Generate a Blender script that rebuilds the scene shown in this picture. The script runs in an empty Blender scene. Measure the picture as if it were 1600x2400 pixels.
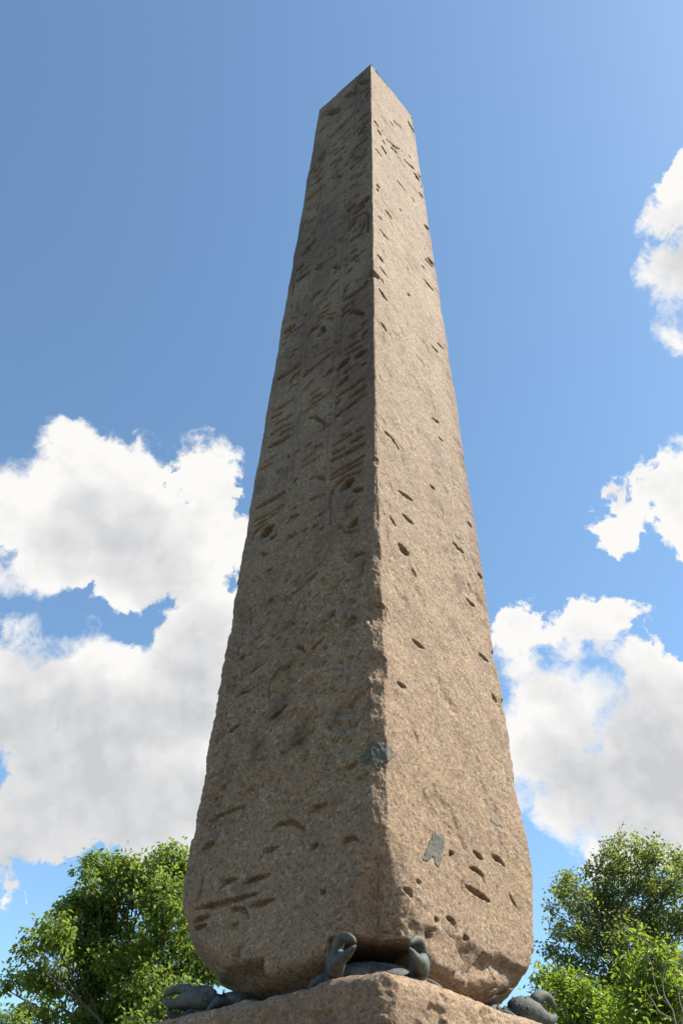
import bpy, bmesh, math, random
import numpy as np
from mathutils import Vector, Matrix

SC = bpy.context.scene
COL = SC.collection
R = math.radians
G = 3.43                      # height of the obelisk's foot above the plaza

# ------------------------------------------------------------------ camera
cam = bpy.data.cameras.new('camera')
cam.sensor_fit = 'VERTICAL'
cam.sensor_height = 36.0
cam.lens = 29.381
cam.clip_end = 5000
camo = bpy.data.objects.new('camera', cam)
COL.objects.link(camo)
rt = Vector((0.99962661, 0.01542717, 0.02255309)); up = Vector((-0.00601332, -0.68093724, 0.73231708)); fw = rt.cross(up) * -1
M = Matrix((rt, up, -fw)).transposed().to_4x4()
M.translation = Vector((0.0001, -8.0274, G - 1.7279))
camo.matrix_world = M
SC.camera = camo

# ------------------------------------------------------------------ sun, sky, exposure
SUN_ALPHA, SUN_EL = R(-2), R(49)          # direction from +X, elevation
SUNV = Vector((math.cos(SUN_ALPHA) * math.cos(SUN_EL), math.sin(SUN_ALPHA) * math.cos(SUN_EL), math.sin(SUN_EL)))
sl = bpy.data.lights.new('sun', 'SUN'); sl.energy = 4.8; sl.angle = R(0.53); sl.color = (1.0, 0.94, 0.80)
so = bpy.data.objects.new('sun', sl); COL.objects.link(so)
so.rotation_euler = SUNV.to_track_quat('Z', 'Y').to_euler(); so.location = SUNV * 60
SC.view_settings.view_transform = 'Standard'
SC.view_settings.look = 'None'
SC.view_settings.gamma = 1
SC.view_settings.use_curve_mapping = False
SC.view_settings.exposure = 1.15
SC.render.engine = 'CYCLES'
SKY_STRENGTH = 0.12

CLOUDS = [(-0.3804,0.6211,0.6852,0.0206,0.75),(-0.2911,0.6431,0.7083,0.0189,0.6),(-0.1629,0.7615,0.6273,0.0218,0.3),(-0.1728,0.7415,0.6483,0.017,0.2),(-0.3363,0.6552,0.6765,0.0349,0.0),(-0.3672,0.6668,0.6485,0.0438,0.0),(-0.391,0.6694,0.6317,0.0411,0.0),(-0.3068,0.6837,0.6622,0.0494,0.0),(-0.2517,0.6781,0.6905,0.0263,0.0),(-0.2517,0.7032,0.6649,0.0526,0.0),(-0.1943,0.6888,0.6984,0.0254,0.0),(-0.1873,0.7085,0.6804,0.0339,0.0),(-0.1684,0.699,0.695,0.017,0.0),(-0.1987,0.7315,0.6522,0.0435,0.0),(-0.1682,0.7356,0.6562,0.0219,0.0),(-0.2781,0.7252,0.6299,0.0451,0.0),(-0.3421,0.7173,0.607,0.0395,0.0),(-0.3727,0.7055,0.6028,0.0299,0.0),(-0.3907,0.694,0.6048,0.0297,0.0),(-0.2213,0.753,0.6197,0.0408,0.0),(-0.1859,0.7795,0.5982,0.0362,0.0),(-0.1849,0.801,0.5695,0.0456,0.0),(-0.2028,0.809,0.5517,0.0406,0.0),(-0.2156,0.8198,0.5305,0.0285,0.0),(-0.1717,0.8294,0.5317,0.0358,0.0),(-0.2638,0.7584,0.596,0.0309,0.0),(-0.2934,0.773,0.5625,0.0211,0.3),(-0.1623,0.7827,0.6009,0.0242,0.0),(-0.3889,0.7745,0.4989,0.0247,0.0),(-0.3575,0.7837,0.5079,0.0274,0.0),(-0.3295,0.8054,0.4928,0.0367,0.0),(-0.2924,0.8095,0.5092,0.0244,0.0),(-0.3725,0.8107,0.4517,0.0492,0.0),(-0.3009,0.838,0.4553,0.0548,0.0),(-0.2381,0.8385,0.4901,0.0257,0.0),(-0.2245,0.8611,0.4562,0.0627,0.0),(-0.1927,0.8503,0.4897,0.0448,0.0),(-0.3267,0.8551,0.4027,0.0647,0.0),(-0.2423,0.8818,0.4047,0.066,0.0),(-0.1889,0.8827,0.4302,0.0463,0.0),(-0.3519,0.8623,0.3642,0.0414,0.0),(-0.2809,0.8877,0.3649,0.0311,0.0),(-0.2281,0.901,0.369,0.036,0.0),(-0.3665,0.8692,0.3319,0.0128,0.0),(-0.3666,0.8733,0.3208,0.0085,0.2),(-0.1745,0.9059,0.3858,0.0434,0.0),(0.3457,0.4395,0.8291,0.0275,-0.15),(0.3412,0.4079,0.8469,0.016,-0.05),(0.3494,0.4794,0.805,0.0279,-0.2),(0.3463,0.4232,0.8372,0.0193,-0.1),(0.3615,0.4959,0.7895,0.023,-0.15),(0.3581,0.5181,0.7767,0.0182,0.0),(0.3743,0.4611,0.8045,0.0485,0.0),(0.3261,0.4345,0.8395,0.013,0.2),(0.3444,0.4993,0.795,0.0166,0.1),(0.3376,0.653,0.6779,0.0326,0.15),(0.3525,0.6492,0.674,0.0307,0.05),(0.3214,0.6767,0.6625,0.0215,0.08),(0.3061,0.6936,0.6521,0.0167,0.02),(0.2856,0.7161,0.6369,0.0147,0.35),(0.2935,0.7072,0.6432,0.0119,0.08),(0.2855,0.6959,0.6589,0.0119,0.3),(0.3489,0.6942,0.6296,0.0144,0.1),(0.3068,0.6554,0.6902,0.0174,0.35),(0.2335,0.7959,0.5586,0.0219,-0.05),(0.1981,0.8045,0.5599,0.0214,0.0),(0.172,0.8206,0.545,0.0129,0.1),(0.2647,0.7881,0.5557,0.0175,-0.05),(0.2856,0.7801,0.5566,0.0125,0.1),(0.1818,0.8562,0.4835,0.0147,0.0),(0.215,0.8527,0.4762,0.0202,0.0),(0.244,0.8497,0.4673,0.031,0.0),(0.31,0.8031,0.5088,0.0188,0.0),(0.3207,0.814,0.4844,0.0305,0.0),(0.2855,0.8371,0.4666,0.0375,0.0),(0.347,0.8091,0.4743,0.0334,0.0),(0.2198,0.8683,0.4448,0.0413,0.0),(0.2671,0.8618,0.4312,0.0559,0.0),(0.329,0.8368,0.4376,0.0599,0.0),(0.2324,0.8893,0.3939,0.027,0.0),(0.2787,0.8791,0.3867,0.0382,0.0),(0.3233,0.8659,0.3817,0.049,0.0),(0.2006,0.8674,0.4553,0.0243,0.0),(0.2613,0.8934,0.3654,0.0198,0.0),(0.2982,0.5584,0.7741,0.0188,0.75),(0.3733,0.829,0.4165,0.065,0.0),(0.278,0.8485,0.4502,0.0408,0.0),(0.3104,0.8269,0.4689,0.0372,0.0),(0.314,0.8585,0.4055,0.043,0.0),(0.2464,0.8563,0.4539,0.0343,0.0),(0.1696,0.8834,0.4368,0.0208,0.0),(0.2011,0.8626,0.4641,0.0365,-0.2),(0.2349,0.846,0.4786,0.0381,-0.15),(0.2458,0.861,0.4452,0.0376,-0.15),(0.3537,0.4786,0.8037,0.0229,-0.1),(0.3468,0.4474,0.8244,0.0195,-0.1)]
GREY = [(-0.3389,0.8419,0.4199,0.0447,0.0),(-0.3771,0.8243,0.4223,0.0332,0.0),(-0.2936,0.8571,0.4233,0.0453,0.0),(-0.2472,0.8521,0.4613,0.0301,0.0),(-0.214,0.8588,0.4654,0.0257,0.0),(-0.3132,0.8721,0.3759,0.0443,0.0),(-0.2511,0.8885,0.384,0.0451,0.0),(-0.2023,0.8943,0.3991,0.0274,0.0),(-0.3498,0.8692,0.3495,0.0325,0.0),(-0.1989,0.8314,0.5188,0.0237,0.0),(-0.1816,0.8189,0.5444,0.0215,0.0),(-0.278,0.7314,0.6228,0.0261,0.0),(-0.3256,0.714,0.6198,0.0211,0.0),(-0.2326,0.7571,0.6105,0.0144,0.0),(-0.2756,0.893,0.3559,0.0266,0.0),(-0.3692,0.7964,0.4789,0.0135,0.0),(0.2716,0.8705,0.4104,0.0302,0.0),(0.3274,0.846,0.4208,0.0497,0.0),(0.3137,0.8244,0.4712,0.0203,0.0),(0.3417,0.8267,0.4469,0.0299,0.0),(0.2354,0.8694,0.4345,0.0205,0.0),(0.2992,0.8758,0.3788,0.0263,0.0),(0.3502,0.4739,0.808,0.0115,0.0)]

world = bpy.data.worlds.new('World'); SC.world = world; world.use_nodes = True
nt = world.node_tree
class NB:
    """small helper for wiring nodes"""
    def __init__(s, tree): s.t = tree
    def n(s, typ, **kw):
        nd = s.t.nodes.new(typ)
        for k, v in kw.items(): setattr(nd, k, v)
        return nd
    def put(s, sock, v):
        if isinstance(v, bpy.types.NodeSocket): s.t.links.new(v, sock)
        elif v is not None: sock.default_value = v
    def math(s, op, a, b=None, c=None, clamp=False):
        nd = s.n('ShaderNodeMath', operation=op, use_clamp=clamp)
        for i, v in enumerate((a, b, c)): s.put(nd.inputs[i], v)
        return nd.outputs[0]
    def vmath(s, op, a, b=None, scale=None):
        nd = s.n('ShaderNodeVectorMath', operation=op)
        s.put(nd.inputs[0], a)
        if b is not None: s.put(nd.inputs[1], b)
        if scale is not None: s.put(nd.inputs['Scale'], scale)
        return nd.outputs['Value'] if op in ('DOT_PRODUCT', 'LENGTH') else nd.outputs[0]
    def ramp(s, v, a, b, lo=0.0, hi=1.0, kind='SMOOTHSTEP'):
        nd = s.n('ShaderNodeMapRange', interpolation_type=kind)
        for i, x in enumerate((v, a, b, lo, hi)): s.put(nd.inputs[i], x)
        return nd.outputs[0]
    def noise(s, vec, scale, detail=4, rough=0.5, dist=0.0, lac=2.0):
        nd = s.n('ShaderNodeTexNoise')
        s.put(nd.inputs['Vector'], vec)
        for k, v in (('Scale', scale), ('Detail', detail), ('Roughness', rough), ('Distortion', dist), ('Lacunarity', lac)): s.put(nd.inputs[k], v)
        return nd
    def mix(s, f, a, b, blend='MIX'):
        nd = s.n('ShaderNodeMix', data_type='RGBA', blend_type=blend)
        s.put(nd.inputs[0], f); s.put(nd.inputs[6], a); s.put(nd.inputs[7], b)
        return nd.outputs[2]

# cloud density as a function of the direction one looks in
cg = bpy.data.node_groups.new('cloud_density', 'ShaderNodeTree')
cg.interface.new_socket('Vector', in_out='INPUT', socket_type='NodeSocketVector')
cg.interface.new_socket('Alpha', in_out='OUTPUT', socket_type='NodeSocketFloat')
cg.interface.new_socket('Lit', in_out='OUTPUT', socket_type='NodeSocketFloat')
b = NB(cg)
gi = b.n('NodeGroupInput'); go = b.n('NodeGroupOutput')
d0 = gi.outputs[0]
warp = b.noise(d0, 17.0, 5, 0.6)
wv = b.vmath('SCALE', b.vmath('SUBTRACT', warp.outputs['Color'], (0.5, 0.5, 0.5)), scale=0.036)
dw = b.vmath('NORMALIZE', b.vmath('ADD', d0, wv))
def lobes(vec, boost, table):
    """smooth union of the cloud lobes; 1 at a lobe's middle, 0.5 on its rim"""
    acc = None; src = vec
    for i, (x, y, z, r, pen) in enumerate(table):
        rb = max(r * boost, 0.050); pen = pen + 0.5 - 0.5 * (r * boost / rb) ** 2     # small lobes get soft flanks, so their rims fray
        k = 1.0 / (2 * (1 - math.cos(rb)))
        dt = b.vmath('DOT_PRODUCT', src, (x, y, z))
        m = b.math('MULTIPLY_ADD', dt, k, 1.0 - k - pen)
        acc = m if acc is None else b.math('SMOOTH_MAX', acc, m, 0.10)
        if i % 12 == 11:     # (keeps the node compiler from holding every lobe in memory at once)
            mm = b.n('ShaderNodeVectorMath', operation='MULTIPLY_ADD'); b.put(mm.inputs[0], acc); b.put(mm.inputs[1], (1e-7,) * 3); b.put(mm.inputs[2], vec); src = mm.outputs[0]
    return b.math('MAXIMUM', acc, -0.5)
acc = lobes(dw, 1.12, CLOUDS)
core = lobes(dw, 1.5, GREY)
sunward = (SUNV - fw * SUNV.dot(fw)).normalized()
sunward = (sunward * 0.8 + Vector((0, 0, 1.0))).normalized()
# the same kind of fair-weather cumulus all round the rest of the sky
view = b.ramp(b.vmath('DOT_PRODUCT', d0, tuple(fw)), math.cos(R(33)), math.cos(R(40)))
sep = b.n('ShaderNodeSeparateXYZ'); b.put(sep.inputs[0], d0)
cov = b.noise(dw, 2.6, 2, 0.5).outputs['Fac']
rest = b.math('MULTIPLY', b.math('MULTIPLY', b.ramp(cov, 0.54, 0.70), view), b.ramp(sep.outputs[2], -0.02, 0.06))
acc = b.math('MAXIMUM', acc, b.math('MULTIPLY_ADD', rest, 1.5, -0.5))
dsun = b.vmath('ADD', dw, tuple(sunward * 0.020))
n1 = b.noise(dw, 15.0, 9, 0.55).outputs['Fac']; n1s = b.noise(dsun, 13.0, 4, 0.5).outputs['Fac']; n1l = b.noise(dw, 13.0, 4, 0.5).outputs['Fac']
n2 = b.noise(dw, 42.0, 4, 0.6).outputs['Fac']; n3 = b.noise(dw, 5.0, 2, 0.5).outputs['Fac']
bil = b.math('ABSOLUTE', b.math('MULTIPLY_ADD', n2, 2.0, -1.0))
body = b.ramp(acc, -0.5, 0.9, 0.0, 1.0, 'LINEAR')
den = b.math('MULTIPLY_ADD', b.math('SUBTRACT', n1, 0.5), 1.55, b.math('SUBTRACT', body, 0.55))
den = b.math('MULTIPLY_ADD', bil, -0.30, den)
alpha_o = b.ramp(den, -0.06, b.ramp(n3, 0.42, 0.68, 0.04, 0.36))
# light: thin, sun-facing billows are white, the thick undersides towards the viewer are grey
emb = b.math('MULTIPLY', b.math('SUBTRACT', n1l, n1s), 1.7)
thick = b.math('MULTIPLY_ADD', b.ramp(core, -0.3, 1.0), 0.80, b.math('MULTIPLY', b.ramp(den, 0.05, 0.7), 0.20))
lit_o = b.math('ADD', b.math('SUBTRACT', 1.05, thick), emb, clamp=True)
cg.links.new(alpha_o, go.inputs[0]); cg.links.new(lit_o, go.inputs[1])

b = NB(nt)
tc = b.n('ShaderNodeTexCoord')
dirn = b.vmath('NORMALIZE', tc.outputs['Generated'])
g = b.n('ShaderNodeGroup'); g.node_tree = cg
b.put(g.inputs[0], dirn); alpha, lit = g.outputs[0], g.outputs[1]
ccol = b.mix(lit, (2.30, 2.34, 2.44, 1), (3.66, 3.62, 3.54, 1))
sky = b.n('ShaderNodeTexSky'); sky.sky_type = 'NISHITA'; sky.sun_disc = False
sky.sun_elevation = SUN_EL; sky.sun_rotation = math.pi / 2 - SUN_ALPHA
sky.air_density = 0.85; sky.dust_density = 0.5; sky.ozone_density = 1.35; sky.altitude = 40
scol = b.vmath('MULTIPLY', sky.outputs[0], (0.85, 0.995, 0.965))
bg = nt.nodes['Background']
b.put(bg.inputs[0], b.mix(alpha, scol, ccol)); bg.inputs[1].default_value = SKY_STRENGTH
world.cycles.sampling_method = 'MANUAL'
world.cycles.sample_map_resolution = 256

# ------------------------------------------------------------------ helpers
def tag(o, label=None, cat=None, group=None, kind=None):
    for k, v in (('label', label), ('category', cat), ('group', group), ('kind', kind)):
        if v: o[k] = v
    return o
def empty(name, loc=(0, 0, 0), rz=0.0):
    o = bpy.data.objects.new(name, None); COL.objects.link(o)
    o.location = loc; o.rotation_euler = (0, 0, rz); o.empty_display_size = 0.2
    return o
def link(name, me, mat=None, parent=None, smooth=True):
    o = bpy.data.objects.new(name, me); COL.objects.link(o)
    if mat and not me.materials: me.materials.append(mat)
    if smooth: me.polygons.foreach_set('use_smooth', np.ones(len(me.polygons), bool))
    if parent: o.parent = parent
    return o
def np_mesh(name, V, F, attrs=None):
    """V (n,3), F (m,k) arrays -> mesh"""
    V = np.asarray(V, np.float32); F = np.asarray(F, np.int32); k = F.shape[1]
    me = bpy.data.meshes.new(name)
    me.vertices.add(len(V)); me.vertices.foreach_set('co', V.ravel())
    me.loops.add(F.size); me.loops.foreach_set('vertex_index', F.ravel())
    me.polygons.add(len(F)); me.polygons.foreach_set('loop_start', np.arange(0, F.size, k, dtype=np.int32))
    me.update(calc_edges=True)
    for a, v in (attrs or {}).items():
        at = me.attributes.new(a, 'FLOAT', 'POINT'); at.data.foreach_set('value', np.asarray(v, np.float32).ravel())
    me.validate()
    return me
_rng = np.random.RandomState(7)
_perm = _rng.permutation(512).astype(np.int64); _perm = np.concatenate([_perm, _perm, _perm])
_g = _rng.normal(size=(512, 3)); _g /= np.linalg.norm(_g, axis=1)[:, None]; _g = _g.astype(np.float32)
def perlin(P):
    P = np.asarray(P, np.float32); sh = P.shape[:-1]; P = P.reshape(-1, 3)
    I = np.floor(P).astype(np.int64); f = P - I; I &= 511
    u = f * f * f * (f * (f * 6 - 15) + 10)
    out = np.zeros(len(P), np.float32)
    for dx in (0, 1):
        wx = u[:, 0] if dx else 1 - u[:, 0]
        for dy in (0, 1):
            wy = u[:, 1] if dy else 1 - u[:, 1]
            for dz in (0, 1):
                wz = u[:, 2] if dz else 1 - u[:, 2]
                h = _perm[_perm[_perm[(I[:, 0] + dx) & 511] + ((I[:, 1] + dy) & 511)] + ((I[:, 2] + dz) & 511)] & 511
                g = _g[h]
                out += wx * wy * wz * (g[:, 0] * (f[:, 0] - dx) + g[:, 1] * (f[:, 1] - dy) + g[:, 2] * (f[:, 2] - dz))
    return (out * 1.6).reshape(sh)
def fbm(P, scale, octv, rough=0.5):
    P = np.asarray(P, np.float32) * scale; a = 1.0; s = 0; tot = 0
    for i in range(octv):
        s = s + a * perlin(P + 17.3 * i); tot += a; a *= rough; P = P * 2.03
    return s / tot
def sstep(x, a, c):
    t = np.clip((x - a) / (c - a), 0, 1); return t * t * (3 - 2 * t)

# ------------------------------------------------------------------ materials
def new_mat(name):
    m = bpy.data.materials.new(name); m.use_nodes = True
    t = m.node_tree; b = NB(t); p = t.nodes['Principled BSDF']
    return m, b, p
def granite(name, pink, tan, dark, grime_shade_gain=1.0, pale=0.0):
    """weathered red granite: pale and dark crystals, soot, painted shade and wear read from the mesh where it has them"""
    m, b, p = new_mat(name)
    co = b.n('ShaderNodeTexCoord').outputs['Object']
    gr = b.n('ShaderNodeAttribute', attribute_name='grime_shade').outputs['Fac']
    wm = b.n('ShaderNodeAttribute', attribute_name='warm').outputs['Fac']
    base = b.mix(wm, tan, pink)
    mott = b.noise(co, 5.0, 6, 0.65).outputs['Fac']
    base = b.mix(b.ramp(mott, 0.35, 0.65), b.mix(0.16, base, (0.10, 0.075, 0.06, 1)), base)
    v1 = b.n('ShaderNodeTexVoronoi'); b.put(v1.inputs['Vector'], b.vmath('ADD', co, b.vmath('SCALE', b.noise(co, 30, 2).outputs['Color'], scale=0.03))); v1.inputs['Scale'].default_value = 78
    sc_ = b.n('ShaderNodeSeparateColor'); b.put(sc_.inputs[0], v1.outputs['Color'])
    v2 = b.n('ShaderNodeTexVoronoi'); b.put(v2.inputs['Vector'], co); v2.inputs['Scale'].default_value = 36
    sc2 = b.n('ShaderNodeSeparateColor'); b.put(sc2.inputs[0], v2.outputs['Color'])
    c = b.mix(b.ramp(sc_.outputs[0], 0.66, 0.80, 0.0, 0.62), base, dark)
    c = b.mix(b.ramp(sc_.outputs[1], 0.72, 0.86, 0.0, 0.42), c, (0.43, 0.335, 0.235, 1))
    c = b.mix(b.ramp(sc2.outputs[0], 0.90, 0.96, 0.0, 0.45), c, (0.47, 0.39, 0.31, 1))
    c = b.mix(b.ramp(sc2.outputs[1], 0.86, 0.94, 0.0, 0.50), c, dark)
    fine = b.noise(co, 120, 3, 0.7).outputs['Fac']
    c = b.mix(b.ramp(fine, 0.3, 0.7, 0.24, 0.0), c, (0.05, 0.04, 0.035, 1))
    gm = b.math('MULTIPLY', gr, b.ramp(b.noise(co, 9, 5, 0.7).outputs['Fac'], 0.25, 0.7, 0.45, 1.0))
    c = b.mix(b.math('MULTIPLY', gm, 0.85 * grime_shade_gain, clamp=True), c, (0.080, 0.043, 0.034, 1))
    b.put(p.inputs['Base Color'], c)
    b.put(p.inputs['Roughness'], b.ramp(fine, 0.2, 0.8, 0.95, 0.72))
    p.inputs['Specular IOR Level'].default_value = 0.3
    h = b.math('ADD', b.math('MULTIPLY', b.noise(co, 55, 4, 0.65).outputs['Fac'], 1.0), b.math('MULTIPLY', sc_.outputs[2], 0.35))
    bp = b.n('ShaderNodeBump'); bp.inputs['Strength'].default_value = 0.75; bp.inputs['Distance'].default_value = 0.012
    b.put(bp.inputs['Height'], h); b.put(p.inputs['Normal'], bp.outputs[0])
    return m
M_STONE = granite('rose_granite', (0.305, 0.194, 0.114, 1), (0.296, 0.200, 0.134, 1), (0.070, 0.054, 0.044, 1))
M_PED = granite('pedestal_granite', (0.325, 0.203, 0.118, 1), (0.30, 0.212, 0.14, 1), (0.07, 0.054, 0.044, 1), 0.8)
def cement(name, c1, c2):
    m, b, p = new_mat(name)
    co = b.n('ShaderNodeTexCoord').outputs['Object']
    n = b.noise(co, 28, 6, 0.7).outputs['Fac']
    b.put(p.inputs['Base Color'], b.mix(b.ramp(n, 0.3, 0.7), c1, c2))
    p.inputs['Roughness'].default_value = 0.9
    bp = b.n('ShaderNodeBump'); bp.inputs['Strength'].default_value = 0.4; bp.inputs['Distance'].default_value = 0.01
    b.put(bp.inputs['Height'], b.noise(co, 90, 4, 0.6).outputs['Fac']); b.put(p.inputs['Normal'], bp.outputs[0])
    return m
M_CEM = cement('grey_cement', (0.052, 0.050, 0.040, 1), (0.112, 0.104, 0.082, 1)); M_CEM2 = cement('pale_cement', (0.11, 0.088, 0.062, 1), (0.18, 0.14, 0.098, 1))
def bronze():
    m, b, p = new_mat('weathered_bronze')
    co = b.n('ShaderNodeTexCoord').outputs['Object']
    n = b.noise(co, 9, 6, 0.65).outputs['Fac']; n2 = b.noise(co, 40, 5, 0.7).outputs['Fac']
    c = b.mix(b.ramp(n, 0.32, 0.66), (0.018, 0.0185, 0.0175, 1), (0.105, 0.110, 0.102, 1))
    c = b.mix(b.ramp(n2, 0.52, 0.68, 0.0, 0.7), c, (0.10, 0.14, 0.118, 1))
    c = b.mix(b.ramp(n2, 0.42, 0.28, 0.0, 0.6), c, (0.018, 0.018, 0.018, 1))
    b.put(p.inputs['Base Color'], c)
    p.inputs['Metallic'].default_value = 0.15
    b.put(p.inputs['Roughness'], b.ramp(n, 0.3, 0.7, 0.58, 0.82))
    bp = b.n('ShaderNodeBump'); bp.inputs['Strength'].default_value = 0.7; bp.inputs['Distance'].default_value = 0.01
    b.put(bp.inputs['Height'], b.noise(co, 38, 6, 0.7).outputs['Fac']); b.put(p.inputs['Normal'], bp.outputs[0])
    return m
M_BRZ = bronze()
def bark(name, c1, c2):
    m, b, p = new_mat(name)
    co = b.n('ShaderNodeTexCoord').outputs['Object']
    b.put(p.inputs['Base Color'], b.mix(b.noise(co, 14, 5, 0.7).outputs['Fac'], c1, c2)); p.inputs['Roughness'].default_value = 0.9
    bp = b.n('ShaderNodeBump'); bp.inputs['Strength'].default_value = 0.6; bp.inputs['Distance'].default_value = 0.02
    b.put(bp.inputs['Height'], b.noise(co, 30, 4, 0.6).outputs['Fac']); b.put(p.inputs['Normal'], bp.outputs[0])
    return m
M_BARK = bark('dark_bark', (0.035, 0.028, 0.022, 1), (0.10, 0.085, 0.07, 1))
M_BARKP = bark('pale_bark', (0.16, 0.13, 0.10, 1), (0.30, 0.25, 0.20, 1))
def foliage(name, lo, hi, trans, gloss=0.45):
    m, b, p = new_mat(name)
    tn = b.n('ShaderNodeAttribute', attribute_name='tone').outputs['Fac']
    c = b.mix(tn, lo, hi)
    b.put(p.inputs['Base Color'], c); p.inputs['Roughness'].default_value = gloss
    p.inputs['Specular IOR Level'].default_value = 0.4
    tr = b.n('ShaderNodeBsdfTranslucent'); b.put(tr.inputs[0], b.mix(0.7, c, trans, 'MIX'))
    ms = b.n('ShaderNodeMixShader'); ms.inputs[0].default_value = 0.58
    b.t.links.new(p.outputs[0], ms.inputs[1]); b.t.links.new(tr.outputs[0], ms.inputs[2])
    out = b.t.nodes['Material Output']; b.t.links.new(ms.outputs[0], out.inputs[0])
    return m
M_LEAF_A = foliage('leaf_green', (0.075, 0.115, 0.022, 1), (0.150, 0.205, 0.035, 1), (0.30, 0.40, 0.05, 1))
M_LEAF_B = foliage('leaf_olive', (0.080, 0.110, 0.026, 1), (0.155, 0.185, 0.045, 1), (0.28, 0.34, 0.05, 1))
M_LEAF_C = foliage('leaf_glossy', (0.045, 0.085, 0.014, 1), (0.120, 0.180, 0.024, 1), (0.30, 0.40, 0.03, 1), 0.34)
M_LEAF_D = foliage('leaf_fresh', (0.07, 0.12, 0.022, 1), (0.130, 0.185, 0.035, 1), (0.26, 0.34, 0.05, 1))

# ------------------------------------------------------------------ ground
def ground_mats():
    m, b, p = new_mat('lawn'); co = b.n('ShaderNodeTexCoord').outputs['Object']
    b.put(p.inputs['Base Color'], b.mix(b.noise(co, 0.6, 8, 0.7).outputs['Fac'], (0.04, 0.048, 0.018, 1), (0.075, 0.08, 0.032, 1))); p.inputs['Roughness'].default_value = 0.95
    m2, b, p = new_mat('plaza_paving'); co = b.n('ShaderNodeTexCoord').outputs['Object']
    br = b.n('ShaderNodeTexBrick'); b.put(br.inputs['Vector'], co); br.inputs['Scale'].default_value = 2.2
    br.inputs['Color1'].default_value = (0.15, 0.115, 0.078, 1); br.inputs['Color2'].default_value = (0.12, 0.095, 0.068, 1); br.inputs['Mortar'].default_value = (0.11, 0.10, 0.085, 1); br.inputs['Mortar Size'].default_value = 0.012
    b.put(p.inputs['Base Color'], b.mix(b.ramp(b.noise(co, 3, 6, 0.7).outputs['Fac'], 0.3, 0.7, 0.0, 0.4), br.outputs[0], (0.07, 0.064, 0.055, 1))); p.inputs['Roughness'].default_value = 0.9
    return m, m2
M_LAWN, M_PLAZA = ground_mats()
def disc(name, rad, z, mat, seg=96):
    bm = bmesh.new(); bmesh.ops.create_circle(bm, cap_ends=True, radius=rad, segments=seg)
    me = bpy.data.meshes.new(name); bm.to_mesh(me); bm.free()
    o = link(name, me, mat, smooth=False); o.location = (0, 0, z); return tag(o, kind='structure')
disc('ground', 1500, -0.02, M_LAWN)
disc('plaza', 13.5, 0.0, M_PLAZA)

# ------------------------------------------------------------------ obelisk
PHI = R(5.0768)
S0, T0, HZ = 1.175, 0.7824, 18.512
CORN = {'F': R(270) + PHI, 'L': R(180) + PHI, 'R': PHI, 'B': R(90) + PHI}
CV = {k: np.array([math.cos(a), math.sin(a)]) for k, a in CORN.items()}
FACES = {'L': ('L', 'F'), 'R': ('F', 'R'), 'C': ('R', 'B'), 'D': ('B', 'L')}     # left, right and the two hidden faces
def half(z): return S0 + (T0 - S0) * z / HZ

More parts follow.
